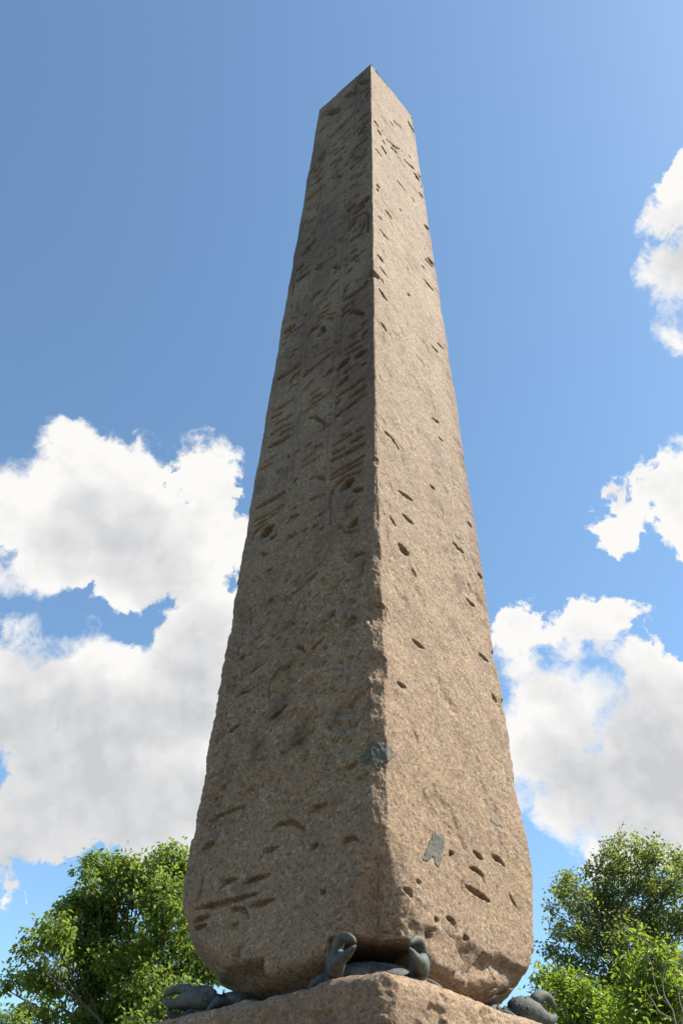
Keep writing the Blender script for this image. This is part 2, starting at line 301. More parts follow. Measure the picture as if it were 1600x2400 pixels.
# carved signs of the two faces: radius, depth, softness and a line of points in mm from the face's centre line / foot
GLYPHS = {
'L': '''67,40,45:77,17893 379,17488;33,18,60:533,18337 381,18077 326,17930 377,17551;53,18,60:474,17922 727,17489;36,40,45:494,17221 724,17156;35,40,45:675,16778 737,16935;24,40,45:447,16559 551,16508;68,40,45:-491,17846 -116,17321;28,18,60:-453,18221 -614,17976 -646,17832;26,18,60:-168,16990 261,16975;30,40,45:-137,16790 -18,16739;97,18,60:-261,16232 277,16317;32,40,45:-645,17103 -421,17074;32,40,45:555,15672 778,15717;35,40,45:644,15318 758,15333;31,40,45:414,15288 520,15318;48,60,35:527,15072 666,15113;30,40,45:671,14907 749,14878;28,40,45:91,15635 253,15718;32,40,45:116,15494 265,15408;40,40,45:126,15277 271,15265;34,40,45:580,14726 658,14732;53,60,35:629,14489 732,14487;33,40,45:424,14460 544,14496;36,40,45:-250,15261 -74,15256;40,40,45:-99,15033 136,15047;26,40,45:132,14748 220,14773;30,40,45:-199,14720 46,14688;28,40,45:-560,15529 -370,15677;37,40,45:-533,15423 -380,15391;36,40,45:-499,15209 -387,15222;35,40,45:449,13977 579,13859;27,40,45:550,13694 796,13740;19,40,45:679,13828 751,13960;23,40,45:383,13703 451,13663;26,40,45:692,13283 789,13270;45,40,45:-609,15049 -514,15039;40,40,45:-763,15187 -653,15233;43,60,35:-635,15002 -518,15036;32,40,45:-489,14842 -429,14831;35,40,45:-601,14667 -486,14700;58,60,35:-538,14419 -429,14423;24,40,45:-671,14435 -597,14429;16,18,60:-740,14124 -387,14042;36,60,35:-776,13950 -373,13940;22,18,60:-794,13431 -484,13438;15,18,60:-383,13779 -389,13468 -417,13283 -444,13100;23,40,45:-166,14123 48,14069;32,40,45:-73,13979 162,13704;20,40,45:-259,14041 -210,14043;18,40,45:-11,13499 111,13500;29,40,45:387,13281 698,13085;49,60,35:531,13078 699,13074;17,40,45:763,12762 807,12765;32,40,45:396,12870 538,12881;20,40,45:517,12737 593,12717;19,40,45:640,12619 704,12596;19,18,60:-279,13490 -166,13450;17,40,45:-251,12787 -132,12802;20,18,60:-242,12945 264,12920;22,40,45:518,12323 612,12289;65,60,35:666,11881 823,11883;19,40,45:381,12276 432,12250;34,40,45:391,12029 520,12052;36,40,45:512,11744 725,11694;20,40,45:397,11426 472,11523 604,11529 808,11422;17,40,45:-203,12371 84,12365;38,60,35:-630,12844 -485,12830;27,40,45:-791,12939 -696,12970;14,18,60:-267,12247 -170,12269;18,18,60:-789,12768 -622,12750;16,40,45:-32,11723 50,11719;18,40,45:186,11735 255,11738;42,60,35:431,11327 526,11361;29,40,45:535,11088 581,11104;24,40,45:634,11104 675,11100;17,40,45:705,10862 779,11156;33,40,45:473,10853 707,10769;27,40,45:191,11171 262,11207;25,40,45:-598,12159 -549,12141;54,60,35:-548,11817 -388,11860;32,40,45:-711,11728 -490,11672;16,18,60:-274,11714 -151,11692;17,40,45:-73,11188 51,11171;12,40,45:104,10981 133,11002;25,40,45:512,10420 627,10373;39,60,35:527,10165 650,10168;17,40,45:-291,11182 -210,11180;15,40,45:-35,10971 1,10974;14,40,45:135,10749 183,10747;18,40,45:371,10359 435,10337;15,40,45:605,10028 672,10001;29,40,45:-288,10820 -91,10813;17,40,45:-274,10717 -138,10689;22,40,45:131,10398 268,10229;12,18,60:808,11422 834,11293 846,10654;43,60,35:-754,11272 -667,11330;45,60,35:-701,10899 -461,10880;26,40,45:-669,11084 -629,11099;23,40,45:-554,11098 -481,11111;13,18,60:-788,11357 -832,10959 -800,10499;25,40,45:-287,10825 -233,10858 -166,10805;22,40,45:-272,10729 -158,10694;25,40,45:92,9804 140,9879 259,9856;28,40,45:-283,9882 -227,9949 -102,9914;19,40,45:-183,9575 42,9549;17,40,45:-76,9752 74,9741;19,40,45:125,9626 266,9591;21,40,45:-2,9334 107,9323;29,40,45:407,9343 430,9469 478,9488;18,40,45:636,9411 734,9397;28,60,35:409,9134 756,9086 848,9184;15,40,45:365,8891 487,8939;17,40,45:558,8887 666,8910;29,40,45:400,8724 481,8747 523,8724;26,40,45:554,8629 635,8604 813,8355;26,40,45:-107,9164 -38,9212 87,9186;15,40,45:-156,9038 -15,9093 118,9040 250,8947;13,40,45:96,8928 154,8909 202,8806;55,60,35:-839,9473 -691,9472;24,40,45:-855,9272 -707,9329 -442,9274;33,40,45:-285,8839 -220,8928 -87,8897;32,40,45:-8,8783 58,8647;20,40,45:-83,8652 17,8631;20,40,45:577,8020 796,8021;27,40,45:793,8110 857,8136;30,60,35:807,7823 862,7881;28,60,35:509,7777 802,7752;15,40,45:381,7759 433,7746;21,40,45:515,7640 769,7609;43,60,35:706,7423 860,7422;54,60,35:397,7444 534,7485;16,40,45:495,7241 741,7265;24,40,45:823,7147 872,7136;26,40,45:415,7092 544,7107;17,40,45:730,6831 873,6824;20,40,45:-282,7849 267,7928;16,40,45:-289,7922 69,7883;14,18,60:-114,8146 259,8053;19,40,45:199,7524 276,7539;24,40,45:-836,8229 -395,8236;23,40,45:-556,7995 -497,8048 -397,8031;12,18,60:-752,9752 -620,9684;22,40,45:-422,9551 -376,9546;13,40,45:-869,9132 -810,9154 -776,9123;26,40,45:-855,8244 -469,8197;28,40,45:-565,7972 -504,8042 -391,8008;22,40,45:-286,7858 -92,7882;20,40,45:220,7508 280,7533;36,60,35:412,7067 543,7104;18,40,45:380,6833 868,6814;27,60,35:634,6630 879,6630;28,60,35:401,6446 876,6471;25,40,45:379,6720 422,6720;13,40,45:-589,7734 -548,7818 -426,7767;17,40,45:-138,7274 50,7271;21,40,45:-861,7476 -444,7463;21,40,45:-860,7333 -675,7323;22,40,45:-734,7128 -455,7109;15,40,45:-848,6995 -760,6949 -601,6975 -442,6910;26,40,45:-649,6832 -473,6826;31,40,45:-827,6715 -468,6640;19,40,45:-91,7090 -34,7154 92,7118;19,40,45:-54,7025 265,7024;14,18,60:-284,6987 44,6948;16,40,45:-94,6762 1,6716 134,6530 200,6430;12,40,45:173,6400 277,6356;20,40,45:757,5856 883,5849;13,40,45:557,6131 679,6160;16,40,45:384,5868 690,5858;18,40,45:385,5720 576,5693;14,40,45:669,5719 880,5705;27,60,35:379,5596 883,5559;19,40,45:387,5354 875,5351;13,40,45:385,5269 877,5263;13,18,60:-139,5941 215,5995;12,18,60:-159,5845 198,5834;12,18,60:-891,6418 -662,6429;12,40,45:-941,6319 -708,6294;16,40,45:-439,6242 -392,6234;13,40,45:-596,6025 -546,6047;13,40,45:134,5484 184,5458 260,5343;14,40,45:386,5035 472,5134 625,5176 830,5125;28,60,35:-896,5569 -423,5565;18,40,45:-905,5349 -404,5337;15,40,45:-899,5255 -412,5269;15,40,45:-920,5010 -873,5143 -647,5190;64,60,35:-721,5009 -580,5055;25,40,45:-572,4870 -474,4854;20,40,45:-683,4635 -665,4678 -587,4628;17,40,45:-595,4347 -450,4365;17,40,45:-290,4965 -242,5031 -113,4994;20,60,35:-292,4646 -239,4721 -99,4694;17,40,45:42,5144 274,5095;16,40,45:184,4794 279,4813;15,40,45:139,5474 221,5412 272,5337;12,18,60:389,4569 377,4999 451,5109 565,5171;54,60,35:573,5016 701,5051;27,40,45:735,4874 862,4824;21,40,45:645,4520 610,4673 723,4649 754,4734;40,60,35:686,4353 806,4396;18,40,45:634,4291 839,4209;13,40,45:506,4371 531,4428 587,4410 620,4306;18,40,45:758,3863 809,3888 913,3845;12,40,45:96,3864 274,3900;12,40,45:-252,4040 -195,4052;23,30,100:-498,3876 -399,3909;21,30,100:-109,3795 30,3818;21,40,45:464,3272 567,3260;22,60,35:461,3235 559,3261;17,30,100:699,3001 844,3046;12,40,45:255,2908 402,2982;12,40,45:-5,3003 -3,2906 -36,2852 -199,2876 -255,2803 -293,2724 -303,2622 -267,2530;12,40,45:6,3055 104,3020 176,2928;20,40,45:-834,3262 -756,3274;13,40,45:-632,2993 -447,3060;12,40,45:-820,2787 -499,2789;12,40,45:-829,2373 -749,2391 -654,2416;25,30,100:-251,2296 -3,2408;16,30,100:753,1505 917,1506;20,40,45:-956,1492 -754,1507 -415,1512;24,40,45:361,1201 429,1257 590,1251;17,40,45:-81,1191 18,1222 172,1201 296,1108 334,1050;22,40,45:-956,1184 -911,1239 -788,1249;20,40,45:-168,954 -126,1016 43,1013;18,40,45:414,867 440,924 502,927;13,40,45:743,836 793,891 881,887 934,835;17,40,45:-670,762 -589,853 -430,855;14,40,45:-330,781 -265,803 -28,793;12,40,45:-912,739 -880,927;12,40,45:-975,691 -143,668;12,40,45:-229,578 47,591;12,40,45:-488,599 -366,593 -274,547 -231,484;12,40,45:-968,584 -880,603 -716,596;12,40,45:-477,451 -428,464 -360,458 -420,419;12,40,45:-937,532 -738,531;12,40,45:547,529 605,549;34,40,45:121,16216 251,16251;28,40,45:-19,15605 89,15672;27,40,45:386,15570 458,15590;34,40,45:417,16296 512,16244;29,40,45:654,16476 746,16462;25,40,45:537,16682 613,16623;28,40,45:-455,15672 -383,15731;28,40,45:-204,15590 -92,15584;24,40,45:331,14168 434,14167;30,40,45:-62,14690 108,14500;24,40,45:232,14072 283,14088;24,40,45:-170,14667 -113,14675;23,40,45:-76,14405 -30,14474;23,40,45:226,14110 288,14090;25,40,45:393,13676 440,13666;26,40,45:701,13263 791,13268;20,40,45:227,12873 280,12866;20,40,45:246,12739 319,12717;22,40,45:-600,13402 -509,13405;22,40,45:223,12536 281,12544;20,40,45:-717,12587 -619,12559;17,40,45:11,10820 84,10808;19,40,45:26,13700 110,13650;18,40,45:-96,13434 15,13395;19,40,45:706,12256 767,12255;16,40,45:542,10559 611,10548;17,40,45:723,10177 811,10159;15,40,45:386,10157 444,10125;17,40,45:-511,12245 -416,12209;25,40,45:456,9875 519,9910;23,40,45:154,10163 212,10196;20,40,45:-482,10032 -428,10137;20,40,45:-643,9912 -626,10063;21,40,45:-788,10089 -774,10181;15,40,45:534,8778 643,8763;17,40,45:91,8364 174,8359;17,40,45:-164,8418 -49,8386;16,40,45:-613,9164 -523,9176;20,40,45:-596,8717 -475,8681;20,40,45:-642,8594 -569,8602;15,40,45:97,7482 254,7478;16,40,45:325,8080 404,8076;13,40,45:633,7900 657,7963;18,40,45:-195,7567 -98,7564;15,40,45:-286,7507 -189,7505;15,40,45:119,6340 207,6325;15,40,45:-105,6205 -17,6208;19,40,45:53,6061 183,6041;15,40,45:-287,6235 -225,6216;12,40,45:538,5937 606,5935;12,40,45:27,5509 97,5508;16,40,45:-259,5648 -195,5658;16,40,45:113,4670 200,4679;13,40,45:238,4568 295,4579;12,40,45:-39,4698 51,4690;15,40,45:-110,4501 -35,4503;15,40,45:-240,5156 -178,5167''',
'R': '''20,60,35:68,943 167,958 243,926 254,857;12,40,45:154,1110 243,1099 289,1076;19,60,35:459,1164 583,1173 659,1119;12,40,45:-844,531 -778,526 -755,477;12,40,45:-24,772 131,762 336,738;15,60,35:-343,441 -257,438 -224,367;12,40,45:-505,393 -464,380;12,40,45:-123,360 -59,343;12,18,60:-149,571 -46,826;13,30,100:693,895 790,794;12,40,45:-221,995 -159,996;12,18,60:-715,623 -646,617;29,40,45:-774,15357 -628,15329;39,60,35:-661,15131 -535,15080;22,40,45:-533,15323 -385,15308;28,40,45:-516,14906 -442,14836;51,60,35:-578,14462 -446,14401;29,60,35:-785,13988 -624,13938;32,40,45:-249,16400 -72,16398;42,40,45:-68,16783 62,16744;29,40,45:69,16845 270,16837;26,40,45:-371,15227 -81,15337 77,15544;36,40,45:-221,15085 -32,15126;55,60,35:546,17849 777,17556;16,40,45:369,15748 466,15786;21,18,60:-36,14927 222,14795;26,40,45:180,15205 428,15325;34,40,45:439,15344 539,15323;63,60,35:530,15117 676,15082;46,40,45:651,15320 806,15362;23,40,45:-141,13684 191,13721;23,40,45:333,13764 435,13743;32,60,35:632,14424 769,14428;17,40,45:-822,12456 -708,12452;17,40,45:-813,12283 -745,12289;40,60,35:-560,11870 -396,11842;23,40,45:-788,11351 -695,11329;20,40,45:-158,12544 -77,12564;44,60,35:684,13175 854,13208;19,40,45:-756,10899 -644,10861;26,40,45:714,14896 757,14869;39,60,35:-833,9995 -712,9979;23,40,45:-805,9682 -631,9662;15,40,45:-779,9359 -734,9324;40,60,35:-848,8991 -684,8912;21,40,45:-846,8126 -733,8071;61,60,35:640,11879 831,11905;17,40,45:557,11745 772,11736;22,40,45:420,11339 496,11341;24,40,45:452,10920 712,10892;12,40,45:-112,9783 -42,9812;20,18,60:-749,10856 -519,10861;17,40,45:418,8968 588,8962;23,40,45:615,9253 755,9245;21,40,45:-874,5792 -795,5794;12,18,60:-795,5794 -599,5740;14,40,45:-659,4966 -402,5001;14,40,45:329,6740 412,6729;12,40,45:215,7048 372,7085;12,40,45:11,5565 107,5581;12,40,45:-614,4638 -404,4624;12,40,45:-860,4423 -765,4333;16,40,45:815,5515 882,5476;27,30,100:416,4895 565,4863;46,60,35:-723,4096 -568,4078;24,30,100:517,4892 598,4844;19,40,45:685,3458 881,3448;18,40,45:808,2996 919,2944;13,30,100:-565,2971 -385,2954;12,40,45:-865,2330 -731,2344;21,30,100:546,4137 712,4113;19,30,100:890,4714 980,4704;12,40,45:-493,3904 -445,3818''',
}
def parse(face):
    out = []
    for s in GLYPHS[face].split(';'):
        hd, pl = s.split(':'); r_, d_, so_ = (int(v) for v in hd.split(','))
        out.append((r_ / 1000, d_ / 1000, so_ / 100, [tuple(int(v) / 1000 for v in q.split(',')) for q in pl.split()]))
    return out
def carve(face, X, Z):
    """depth of the carving over the grid X, Z (metres)"""
    C = np.zeros(X.shape, np.float32); zc = Z[:, 0]
    for rad, dep, soft, pl in parse(face):
        up_ = face == 'L' and pl[0][1] > 4.2; rad = max(rad * (1.38 if up_ else 1.1 if face == 'L' else 1.0), 0.022); weak = .6 if dep < .02 else 1; dep = float(np.clip(2.3 * rad + .02, .07, .21)) * weak if up_ else float(np.clip(dep * 1.75 + rad * 1.1, .05, .15)) * weak; soft *= .5
        zs = [q[1] for q in pl]; i0, i1 = np.searchsorted(zc, (min(zs) - rad - .02, max(zs) + rad + .02))
        if i1 <= i0: continue
        x = X[i0:i1]; z = Z[i0:i1]; dist = np.full(x.shape, 9.0, np.float32)
        old = 1 - sstep(np.mean(zs), 2.5, 7.0); tap = .55 if face == 'R' else .25 + .35 * old     # worn ends, more so near the foot
        soft = soft * (1 + 1.1 * old * (face == 'L')); dep = dep * (1 - .30 * old)
        ragged = fbm(np.stack([x, 0 * x + rad, z], -1), 16, 3, .6)
        ns = len(pl) - 1
        for si, ((x0, z0), (x1, z1)) in enumerate(zip(pl[:-1], pl[1:])):
            dx, dz = x1 - x0, z1 - z0
            t = np.clip(((x - x0) * dx + (z - z0) * dz) / (dx * dx + dz * dz + 1e-9), 0, 1)
            g_ = (si + t) / ns
            vz = z - z0 - t * dz
            if old > .5: vz = np.where(vz < 0, vz * .42, vz * 1.15)       # worn signs keep a sharp upper lip and fade out below it
            dist = np.minimum(dist, np.hypot(x - x0 - t * dx, vz) + rad * tap * np.abs(2 * g_ - 1) ** 2)
        dist = dist + ragged * rad * .45
        c = dep * sstep(rad - dist, -0.004, max(soft * rad, 0.010))
        if old > .5: c = dep * .9 * np.minimum(np.clip((rad - dist) / (rad * .95), 0, 1) * 1.25, 1) * sstep(rad - dist, -.004, .012)
        C[i0:i1] = np.maximum(C[i0:i1], c)
    return C
# how far each corner has worn back, by height
WEAR = {
 'F': [(-.15, .55), (.02, .42), (.12, .31), (.25, .24), (.41, .19), (.6, .13), (.8, .085), (1.1, .06), (1.6, .066), (2.4, .06), (3.2, .05), (4.3, .028), (6, .013), (10, .008), (18.6, .006)],
 'L': [(-.15, .85), (.08, .637), (.12, .57), (.17, .44), (.28, .327), (.41, .196), (.56, .11), (.73, .05), (.9, .028), (1.3, .02), (2, .03), (4, .025), (7, .015), (18.6, .008)],
 'R': [(-.15, .75), (.08, .47), (.15, .345), (.25, .254), (.41, .153), (.65, .087), (.86, .053), (1.2, .022), (1.6, .022), (2.0, .044), (4, .05), (8, .045), (12, .04), (17, .03), (18.3, .03), (18.6, .045)],
 'B': [(-.15, .7), (.2, .4), (.6, .1), (1, .04), (18.6, .03)]}
NOTCH = [('F', 9.33, .11, .10, .09), ('F', 3.06, .055, .20, .18), ('F', 2.44, .025, .18, .16), ('F', 17.0, .03, .08, .05), ('F', 5.2, .025, .10, .05),
         ('R', 3.0, .04, .12, .05), ('R', 3.62, .03, .25, .05), ('R', 15.3, .04, .35, .06), ('R', 12.0, .03, .3, .05), ('L', 2.9, .02, .2, .03), ('L', 4.4, .02, .3, .03)]
def surface(face, U, Z, glyphs=True, rough=1.0):
    """points and soot/warmth of the stone's skin over a grid of U (-1..1 across the face) and Z"""
    c0, c1 = FACES[face]
    h = half(Z); w1 = (U + 1) / 2
    bx = h * math.sqrt(2) * (CV[c0][0] * (1 - w1) + CV[c1][0] * w1)
    by = h * math.sqrt(2) * (CV[c0][1] * (1 - w1) + CV[c1][1] * w1)
    rho = np.hypot(bx, by); ang = np.arctan2(by, bx)
    P0 = np.stack([bx, by, Z], -1)
    ret = np.zeros(U.shape); lim = np.full(U.shape, 99.0)
    for k in (c0, c1):
        zz, cc = zip(*WEAR[k]); c = np.interp(Z, zz, cc)
        Q = P0
        nz = fbm(Q, 2.2, 5, 0.6); grow = np.interp(Z, (0, 3.4, 5, 9, 18), (1.0, 1.0, .35, .15, .12))
        c = c + (0.048 if k == 'F' else .042) * grow * np.clip(nz, -.25, 1) + (.011 if k == 'F' else .009) * grow * fbm(Q, 11, 4, .6)
        for (kk, z0, dep, hgt, top) in NOTCH:
            if kk == k:     # sharp lip above, long slope below
                c = c + dep * sstep(Z, z0 - hgt - top * .6, z0 - top * .2) * (1 - sstep(Z, z0 + top * .35, z0 + top * .5))
        dl = np.abs((ang - CORN[k] + math.pi) % (2 * math.pi) - math.pi)
        if k == 'F':        # hollow in which the bronze crab sits
            c = c + .85 * (1 - sstep(dl, .24, .29)) * (1 - sstep(Z, .165, .19))
        lk = np.maximum(math.sqrt(2) * h - np.maximum(c, .003), .45)
        lim = np.where(dl < math.pi / 4 + 1e-3, lk, lim)
    kk = 0.012 + 0.10 * (1 - sstep(Z, .2, 1.2))
    hh = np.clip(.5 + .5 * (lim - rho) / kk, 0, 1)
    rr = lim * (1 - hh) + rho * hh - kk * hh * (1 - hh) * .5
    # underside rounding of the foot
    rr = rr - 0.30 * (1 - sstep(Z, -.16, .10)) ** 1.5
    f = rr / rho
    x = bx * f; y = by * f
    # outward direction, turning smoothly round the worn corner
    e = np.stack([np.cos(ang - PHI - math.pi / 4), np.sin(ang - PHI - math.pi / 4)], -1)
    e = np.sign(e) * np.abs(e) ** 15; e /= np.linalg.norm(e, axis=-1, keepdims=True)
    ca, sa = math.cos(PHI + math.pi / 4), math.sin(PHI + math.pi / 4)
    nx = e[..., 0] * ca - e[..., 1] * sa; ny = e[..., 0] * sa + e[..., 1] * ca
    low = 1 - sstep(Z, 2.5, 8.0)                     # the foot is far more weathered
    big = fbm(P0, .9, 3, .5); mid = fbm(P0, 4.0, 4, .55); fin = fbm(P0, 17.0, 4, .65)
    scal = fbm(P0 * np.array([1, 1, .7]) + 9, 2.2, 5, .55)
    calm = .55 if face == 'R' else 1.0
    D = .026 * big + (.008 + .010 * low * calm) * mid + rough * (.0045 + .0055 * low * calm) * fin
    D = D - (.010 + .012 * low * calm) * sstep(scal, .20, .42)               # shallow spalls
    X = U * h
    if face in 'LR':         # the front corner flares into a worn hollow, wider on the sunlit side
        s_ = (1 - U) if face == 'L' else (1 + U)
        D = D - .17 * (1 - sstep(Z, .22, .95)) * (1 - sstep(s_ * (1 + .5 * fbm(P0 + 8, 3, 3)), 0, .22 if face == 'L' else .42))
    if face == 'L':          # rotten, pitted skin between the carved foot and the columns of signs
        band = sstep(Z, .9, 1.6) * (1 - sstep(Z, 3.6, 5.2)) * sstep(1 - np.abs(U), .02, .14)
        D = D - band * (.030 * sstep(fbm(P0 + 91, 3.6, 4, .6), .10, .34) + .022 * sstep(fbm(P0 + 13, 9.0, 3, .6), .16, .36))
    if face == 'R':          # shallow slanting ripples left by flaking
        sl_ = np.stack([P0[..., 0] * .5, P0[..., 1] * .5, Z * .8 - X * .9], -1)
        D = D + sstep(Z, 2.5, 4.5) * (.011 * fbm(sl_ + 5, 4.2, 4, .6) - .010 * sstep(fbm(P0 + 66, 1.9, 4, .55), .12, .26))
    # broken stone with flat fracture planes round the foot: beside the front crab, at the corners and under the left face
    fz = (1 - sstep(Z + .10 * fbm(P0, 3, 3), .22, .34)) * (.7 if face == 'R' else .45 * sstep(-X, .0, .5) if face == 'L' else .5)
    fz = np.maximum(fz, .22 * (1 - sstep(Z, .45, .8)) * sstep(np.abs(U), .80, .93))
    act = fz > .01
    if act.any():
        Pq = P0[act]; rs = np.random.RandomState(5); sd = np.stack([rs.uniform(-1.4, 1.4, 420), rs.uniform(-1.7, 1.4, 420), rs.uniform(-.3, 1.3, 420)], -1)
        wj = Pq + .05 * np.stack([fbm(Pq + 40, 5, 3), fbm(Pq + 50, 5, 3), fbm(Pq + 60, 5, 3)], -1)
        near = np.empty(len(Pq), int)
        for i0 in range(0, len(Pq), 20000):
            near[i0:i0 + 20000] = ((wj[i0:i0 + 20000, None] - sd[None]) ** 2).sum(-1).argmin(1)
        tl = rs.normal(size=(420, 3)) * .30; of = -rs.uniform(.02, .085, 420)
        D[act] = D[act] + fz[act] * np.clip(of[near] + ((Pq - sd[near]) * tl[near]).sum(-1), -.13, -.003)
    edge = sstep(1 - np.abs(U), 0.0, .05)
    if glyphs and face in 'LR':
        C = carve(face, X, Z)
        if face == 'L':      # raised ribs between the three columns of signs
            for xr in (-.345, .345):
                rib = (1 - sstep(np.abs(X - xr), .022, .034)) * sstep(Z, 3.5, 6) * (1 - sstep(Z, HZ - .9, HZ - .4)) * sstep(fbm(P0 + 12, 1.1, 3), -.25, .1)
                D = D + .014 * rib * (C < .01)
                grv = np.exp(-((np.abs(X - xr) - .05) / .012) ** 2) * sstep(Z, 3.5, 6); D = D - .012 * grv
        fade = .72 + .28 * sstep(fbm(P0 + 4, 1.6, 3), -.3, .1)
        D = D - C * fade * (.35 + .65 * edge)
    P = np.stack([x + nx * D, y + ny * D, Z + 0 * D], -1)
    soot = sstep(fbm(P0 * np.array([1, 1, .55]) + 31, .75, 6, .62), -.22, .30)
    hgt = sstep(Z, 1.2, 9)
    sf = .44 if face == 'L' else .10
    grime_shade = soot * (.26 + sf * hgt) + (.08 + .14 * hgt) * (face == 'L')  # left face gets extra darkening: its shade painted over the real soot
    if face == 'R':         # dark weather crust down the far edge of the sunlit face
        grime_shade = grime_shade + .55 * sstep(U + .25 * fbm(P0 + 3, 2.2, 4, .6), .72, 1.0) * sstep(Z, 1.5, 4)
    if face == 'L':         # blackened column beside the front edge
        grime_shade = grime_shade + .42 * sstep(U + .3 * fbm(P0 + 21, 1.7, 5, .65), .18, .55) * sstep(Z, 4, 7.5) * (.35 + .65 * soot)
    streak = sstep(fbm(P0 * np.array([1, 1, .12]) + 61, 3.4, 4, .6), .05, .40) * sstep(fbm(P0 + 15, .5, 3), -.25, .2)
    grime_shade = grime_shade + streak * (.16 if face == 'L' else .20)
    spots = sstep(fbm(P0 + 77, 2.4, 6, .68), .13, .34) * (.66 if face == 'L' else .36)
    grime_shade = np.clip(np.maximum(grime_shade, spots), 0, 1)
    for (ff, sx, sz, sr, am) in STAINS:
        if ff == face:
            dd = np.hypot(X - sx, (Z - sz) * .8) / sr + .9 * fbm(P0 + 2, 7, 4, .6)
            grime_shade = np.maximum(grime_shade, min(am * 1.35, .95) * (1 - sstep(dd, .3, 1.1)))
    if face == 'L':         # shade under the front corner's overhang, painted into the colour
        grime_shade = np.maximum(grime_shade, .55 * (1 - sstep(Z, .5, .95)) * sstep(X, .50, 1.0) * (.6 + .4 * soot))
    warm = np.clip(.95 - .8 * sstep(Z, .5, 8.0) + .35 * fbm(P0 + 50, .8, 4, .5), 0, 1)
    return P, grime_shade, warm
STAINS = [('L', -0.14, 2.39, 0.19, 0.75), ('L', 0.19, 2.02, 0.19, 0.8), ('L', -0.39, 2.07, 0.15, 0.7), ('L', 0.04, 1.9, 0.1, 0.6), ('L', 1.04, 2.05, 0.1, 0.6), ('L', 0.61, 2.03, 0.11, 0.5), ('L', -0.86, 3.75, 0.22, 0.4), ('L', -0.2, 3.45, 0.34, 0.35), ('L', 0.77, 3.05, 0.22, 0.45), ('L', 0.89, 3.63, 0.19, 0.5), ('L', 0.05, 3.8, 0.19, 0.4), ('L', -0.43, 5.93, 0.24, 0.5), ('L', -0.9, 6.0, 0.17, 0.5), ('L', 0.53, 16.36, 0.31, 0.7), ('L', 0.1, 16.17, 0.27, 0.6), ('L', 0.47, 12.49, 0.2, 0.5), ('L', 0.36, 11.06, 0.09, 0.6), ('L', -0.11, 13.61, 0.22, 0.35), ('L', 0.82, 9.3, 0.2, 0.5), ('L', -0.78, 10.79, 0.22, 0.4), ('L', -0.01, 8.07, 0.28, 0.45), ('L', -0.02, 6.21, 0.3, 0.4), ('R', 0.26, 7.3, 0.34, 0.35), ('R', 0.22, 6.45, 0.34, 0.35), ('R', -0.76, 5.52, 0.15, 0.3), ('R', 0.42, 4.26, 0.17, 0.6), ('R', 0.23, 3.56, 0.13, 0.65), ('R', -0.07, 3.17, 0.16, 0.4), ('R', 0.75, 3.31, 0.19, 0.4), ('R', -0.49, 3.31, 0.21, 0.3), ('R', 0.77, 2.54, 0.2, 0.35), ('R', 0.1, 11.11, 0.32, 0.35), ('R', 0.25, 8.63, 0.23, 0.35), ('R', 0.15, 14.02, 0.38, 0.35), ('R', 0.3, 16.56, 0.16, 0.4), ('R', 0.61, 1.63, 0.16, 0.3)]
def ypix(z):                                        # rows are spaced so that each covers about the same angle seen from the plaza
    d = np.array([0, 6.5]); return np.arctan2(z + 1.73, 6.75)
zf = np.linspace(-.15, HZ, 6000); ya = ypix(zf)
ZR = np.interp(np.linspace(ya[0], ya[-1], 1080), ya, zf)
def ucols(n, dense0=True):
    t = np.linspace(-1, 1, n)
    return t + .10 * np.sin(t * math.pi) * .9         # a little closer together towards both corners
obelisk = tag(empty('obelisk', (0, 0, G)), 'tall weathered red granite obelisk carved with hieroglyphs, standing on bronze crabs', 'obelisk')
cols_P, cols_g, cols_w = [], [], []
for face, n in (('L', 205), ('R', 205), ('C', 28), ('D', 28)):
    U, Z = np.meshgrid(ucols(n)[:-1], ZR)
    P, g_, w_ = surface(face, U, Z)
    cols_P.append(P); cols_g.append(g_); cols_w.append(w_)
P = np.concatenate(cols_P, 1); gA = np.concatenate(cols_g, 1); wA = np.concatenate(cols_w, 1)
# the first column of each face uses its own noise; average the seams so that the corners close cleanly
nr, nc = P.shape[:2]
idx = np.arange(nr * nc).reshape(nr, nc)
q = np.stack([idx[:-1], np.roll(idx, -1, 1)[:-1], np.roll(idx, -1, 1)[1:], idx[1:]], -1).reshape(-1, 4)
V = P.reshape(-1, 3)
link('shaft', np_mesh('shaft', V, q, {'grime_shade': gA, 'warm': wA}), M_STONE, obelisk)
# foot and pyramid-shaped tip
def pyramidion():
    n = 40; u = np.linspace(-1, 1, n); VV, FF = [], []; off = 0
    for face in 'LRCD':
        c0, c1 = FACES[face]; t = np.linspace(0, 1, n)
        U, TT = np.meshgrid(u, t); w1 = (U + 1) / 2; hs = T0 * math.sqrt(2) * (1 - TT) * .995
        X = hs * (CV[c0][0] * (1 - w1) + CV[c1][0] * w1); Y = hs * (CV[c0][1] * (1 - w1) + CV[c1][1] * w1); Zp = HZ - .01 + 1.75 * TT
        Q = np.stack([X, Y, Zp], -1); dsp = .006 * fbm(Q, 9, 4, .6) * (1 - TT)
        Q[..., 2] += dsp
        ii = np.arange(n * n).reshape(n, n) + off
        FF.append(np.stack([ii[:-1, :-1], ii[:-1, 1:], ii[1:, 1:], ii[1:, :-1]], -1).reshape(-1, 4)); VV.append(Q.reshape(-1, 3)); off += n * n
    VV = np.concatenate(VV)
    link('pyramidion', np_mesh('pyramidion', VV, np.concatenate(FF), {'grime_shade': np.full(len(VV), .1), 'warm': np.full(len(VV), .2)}), M_STONE, obelisk, smooth=False)
pyramidion()
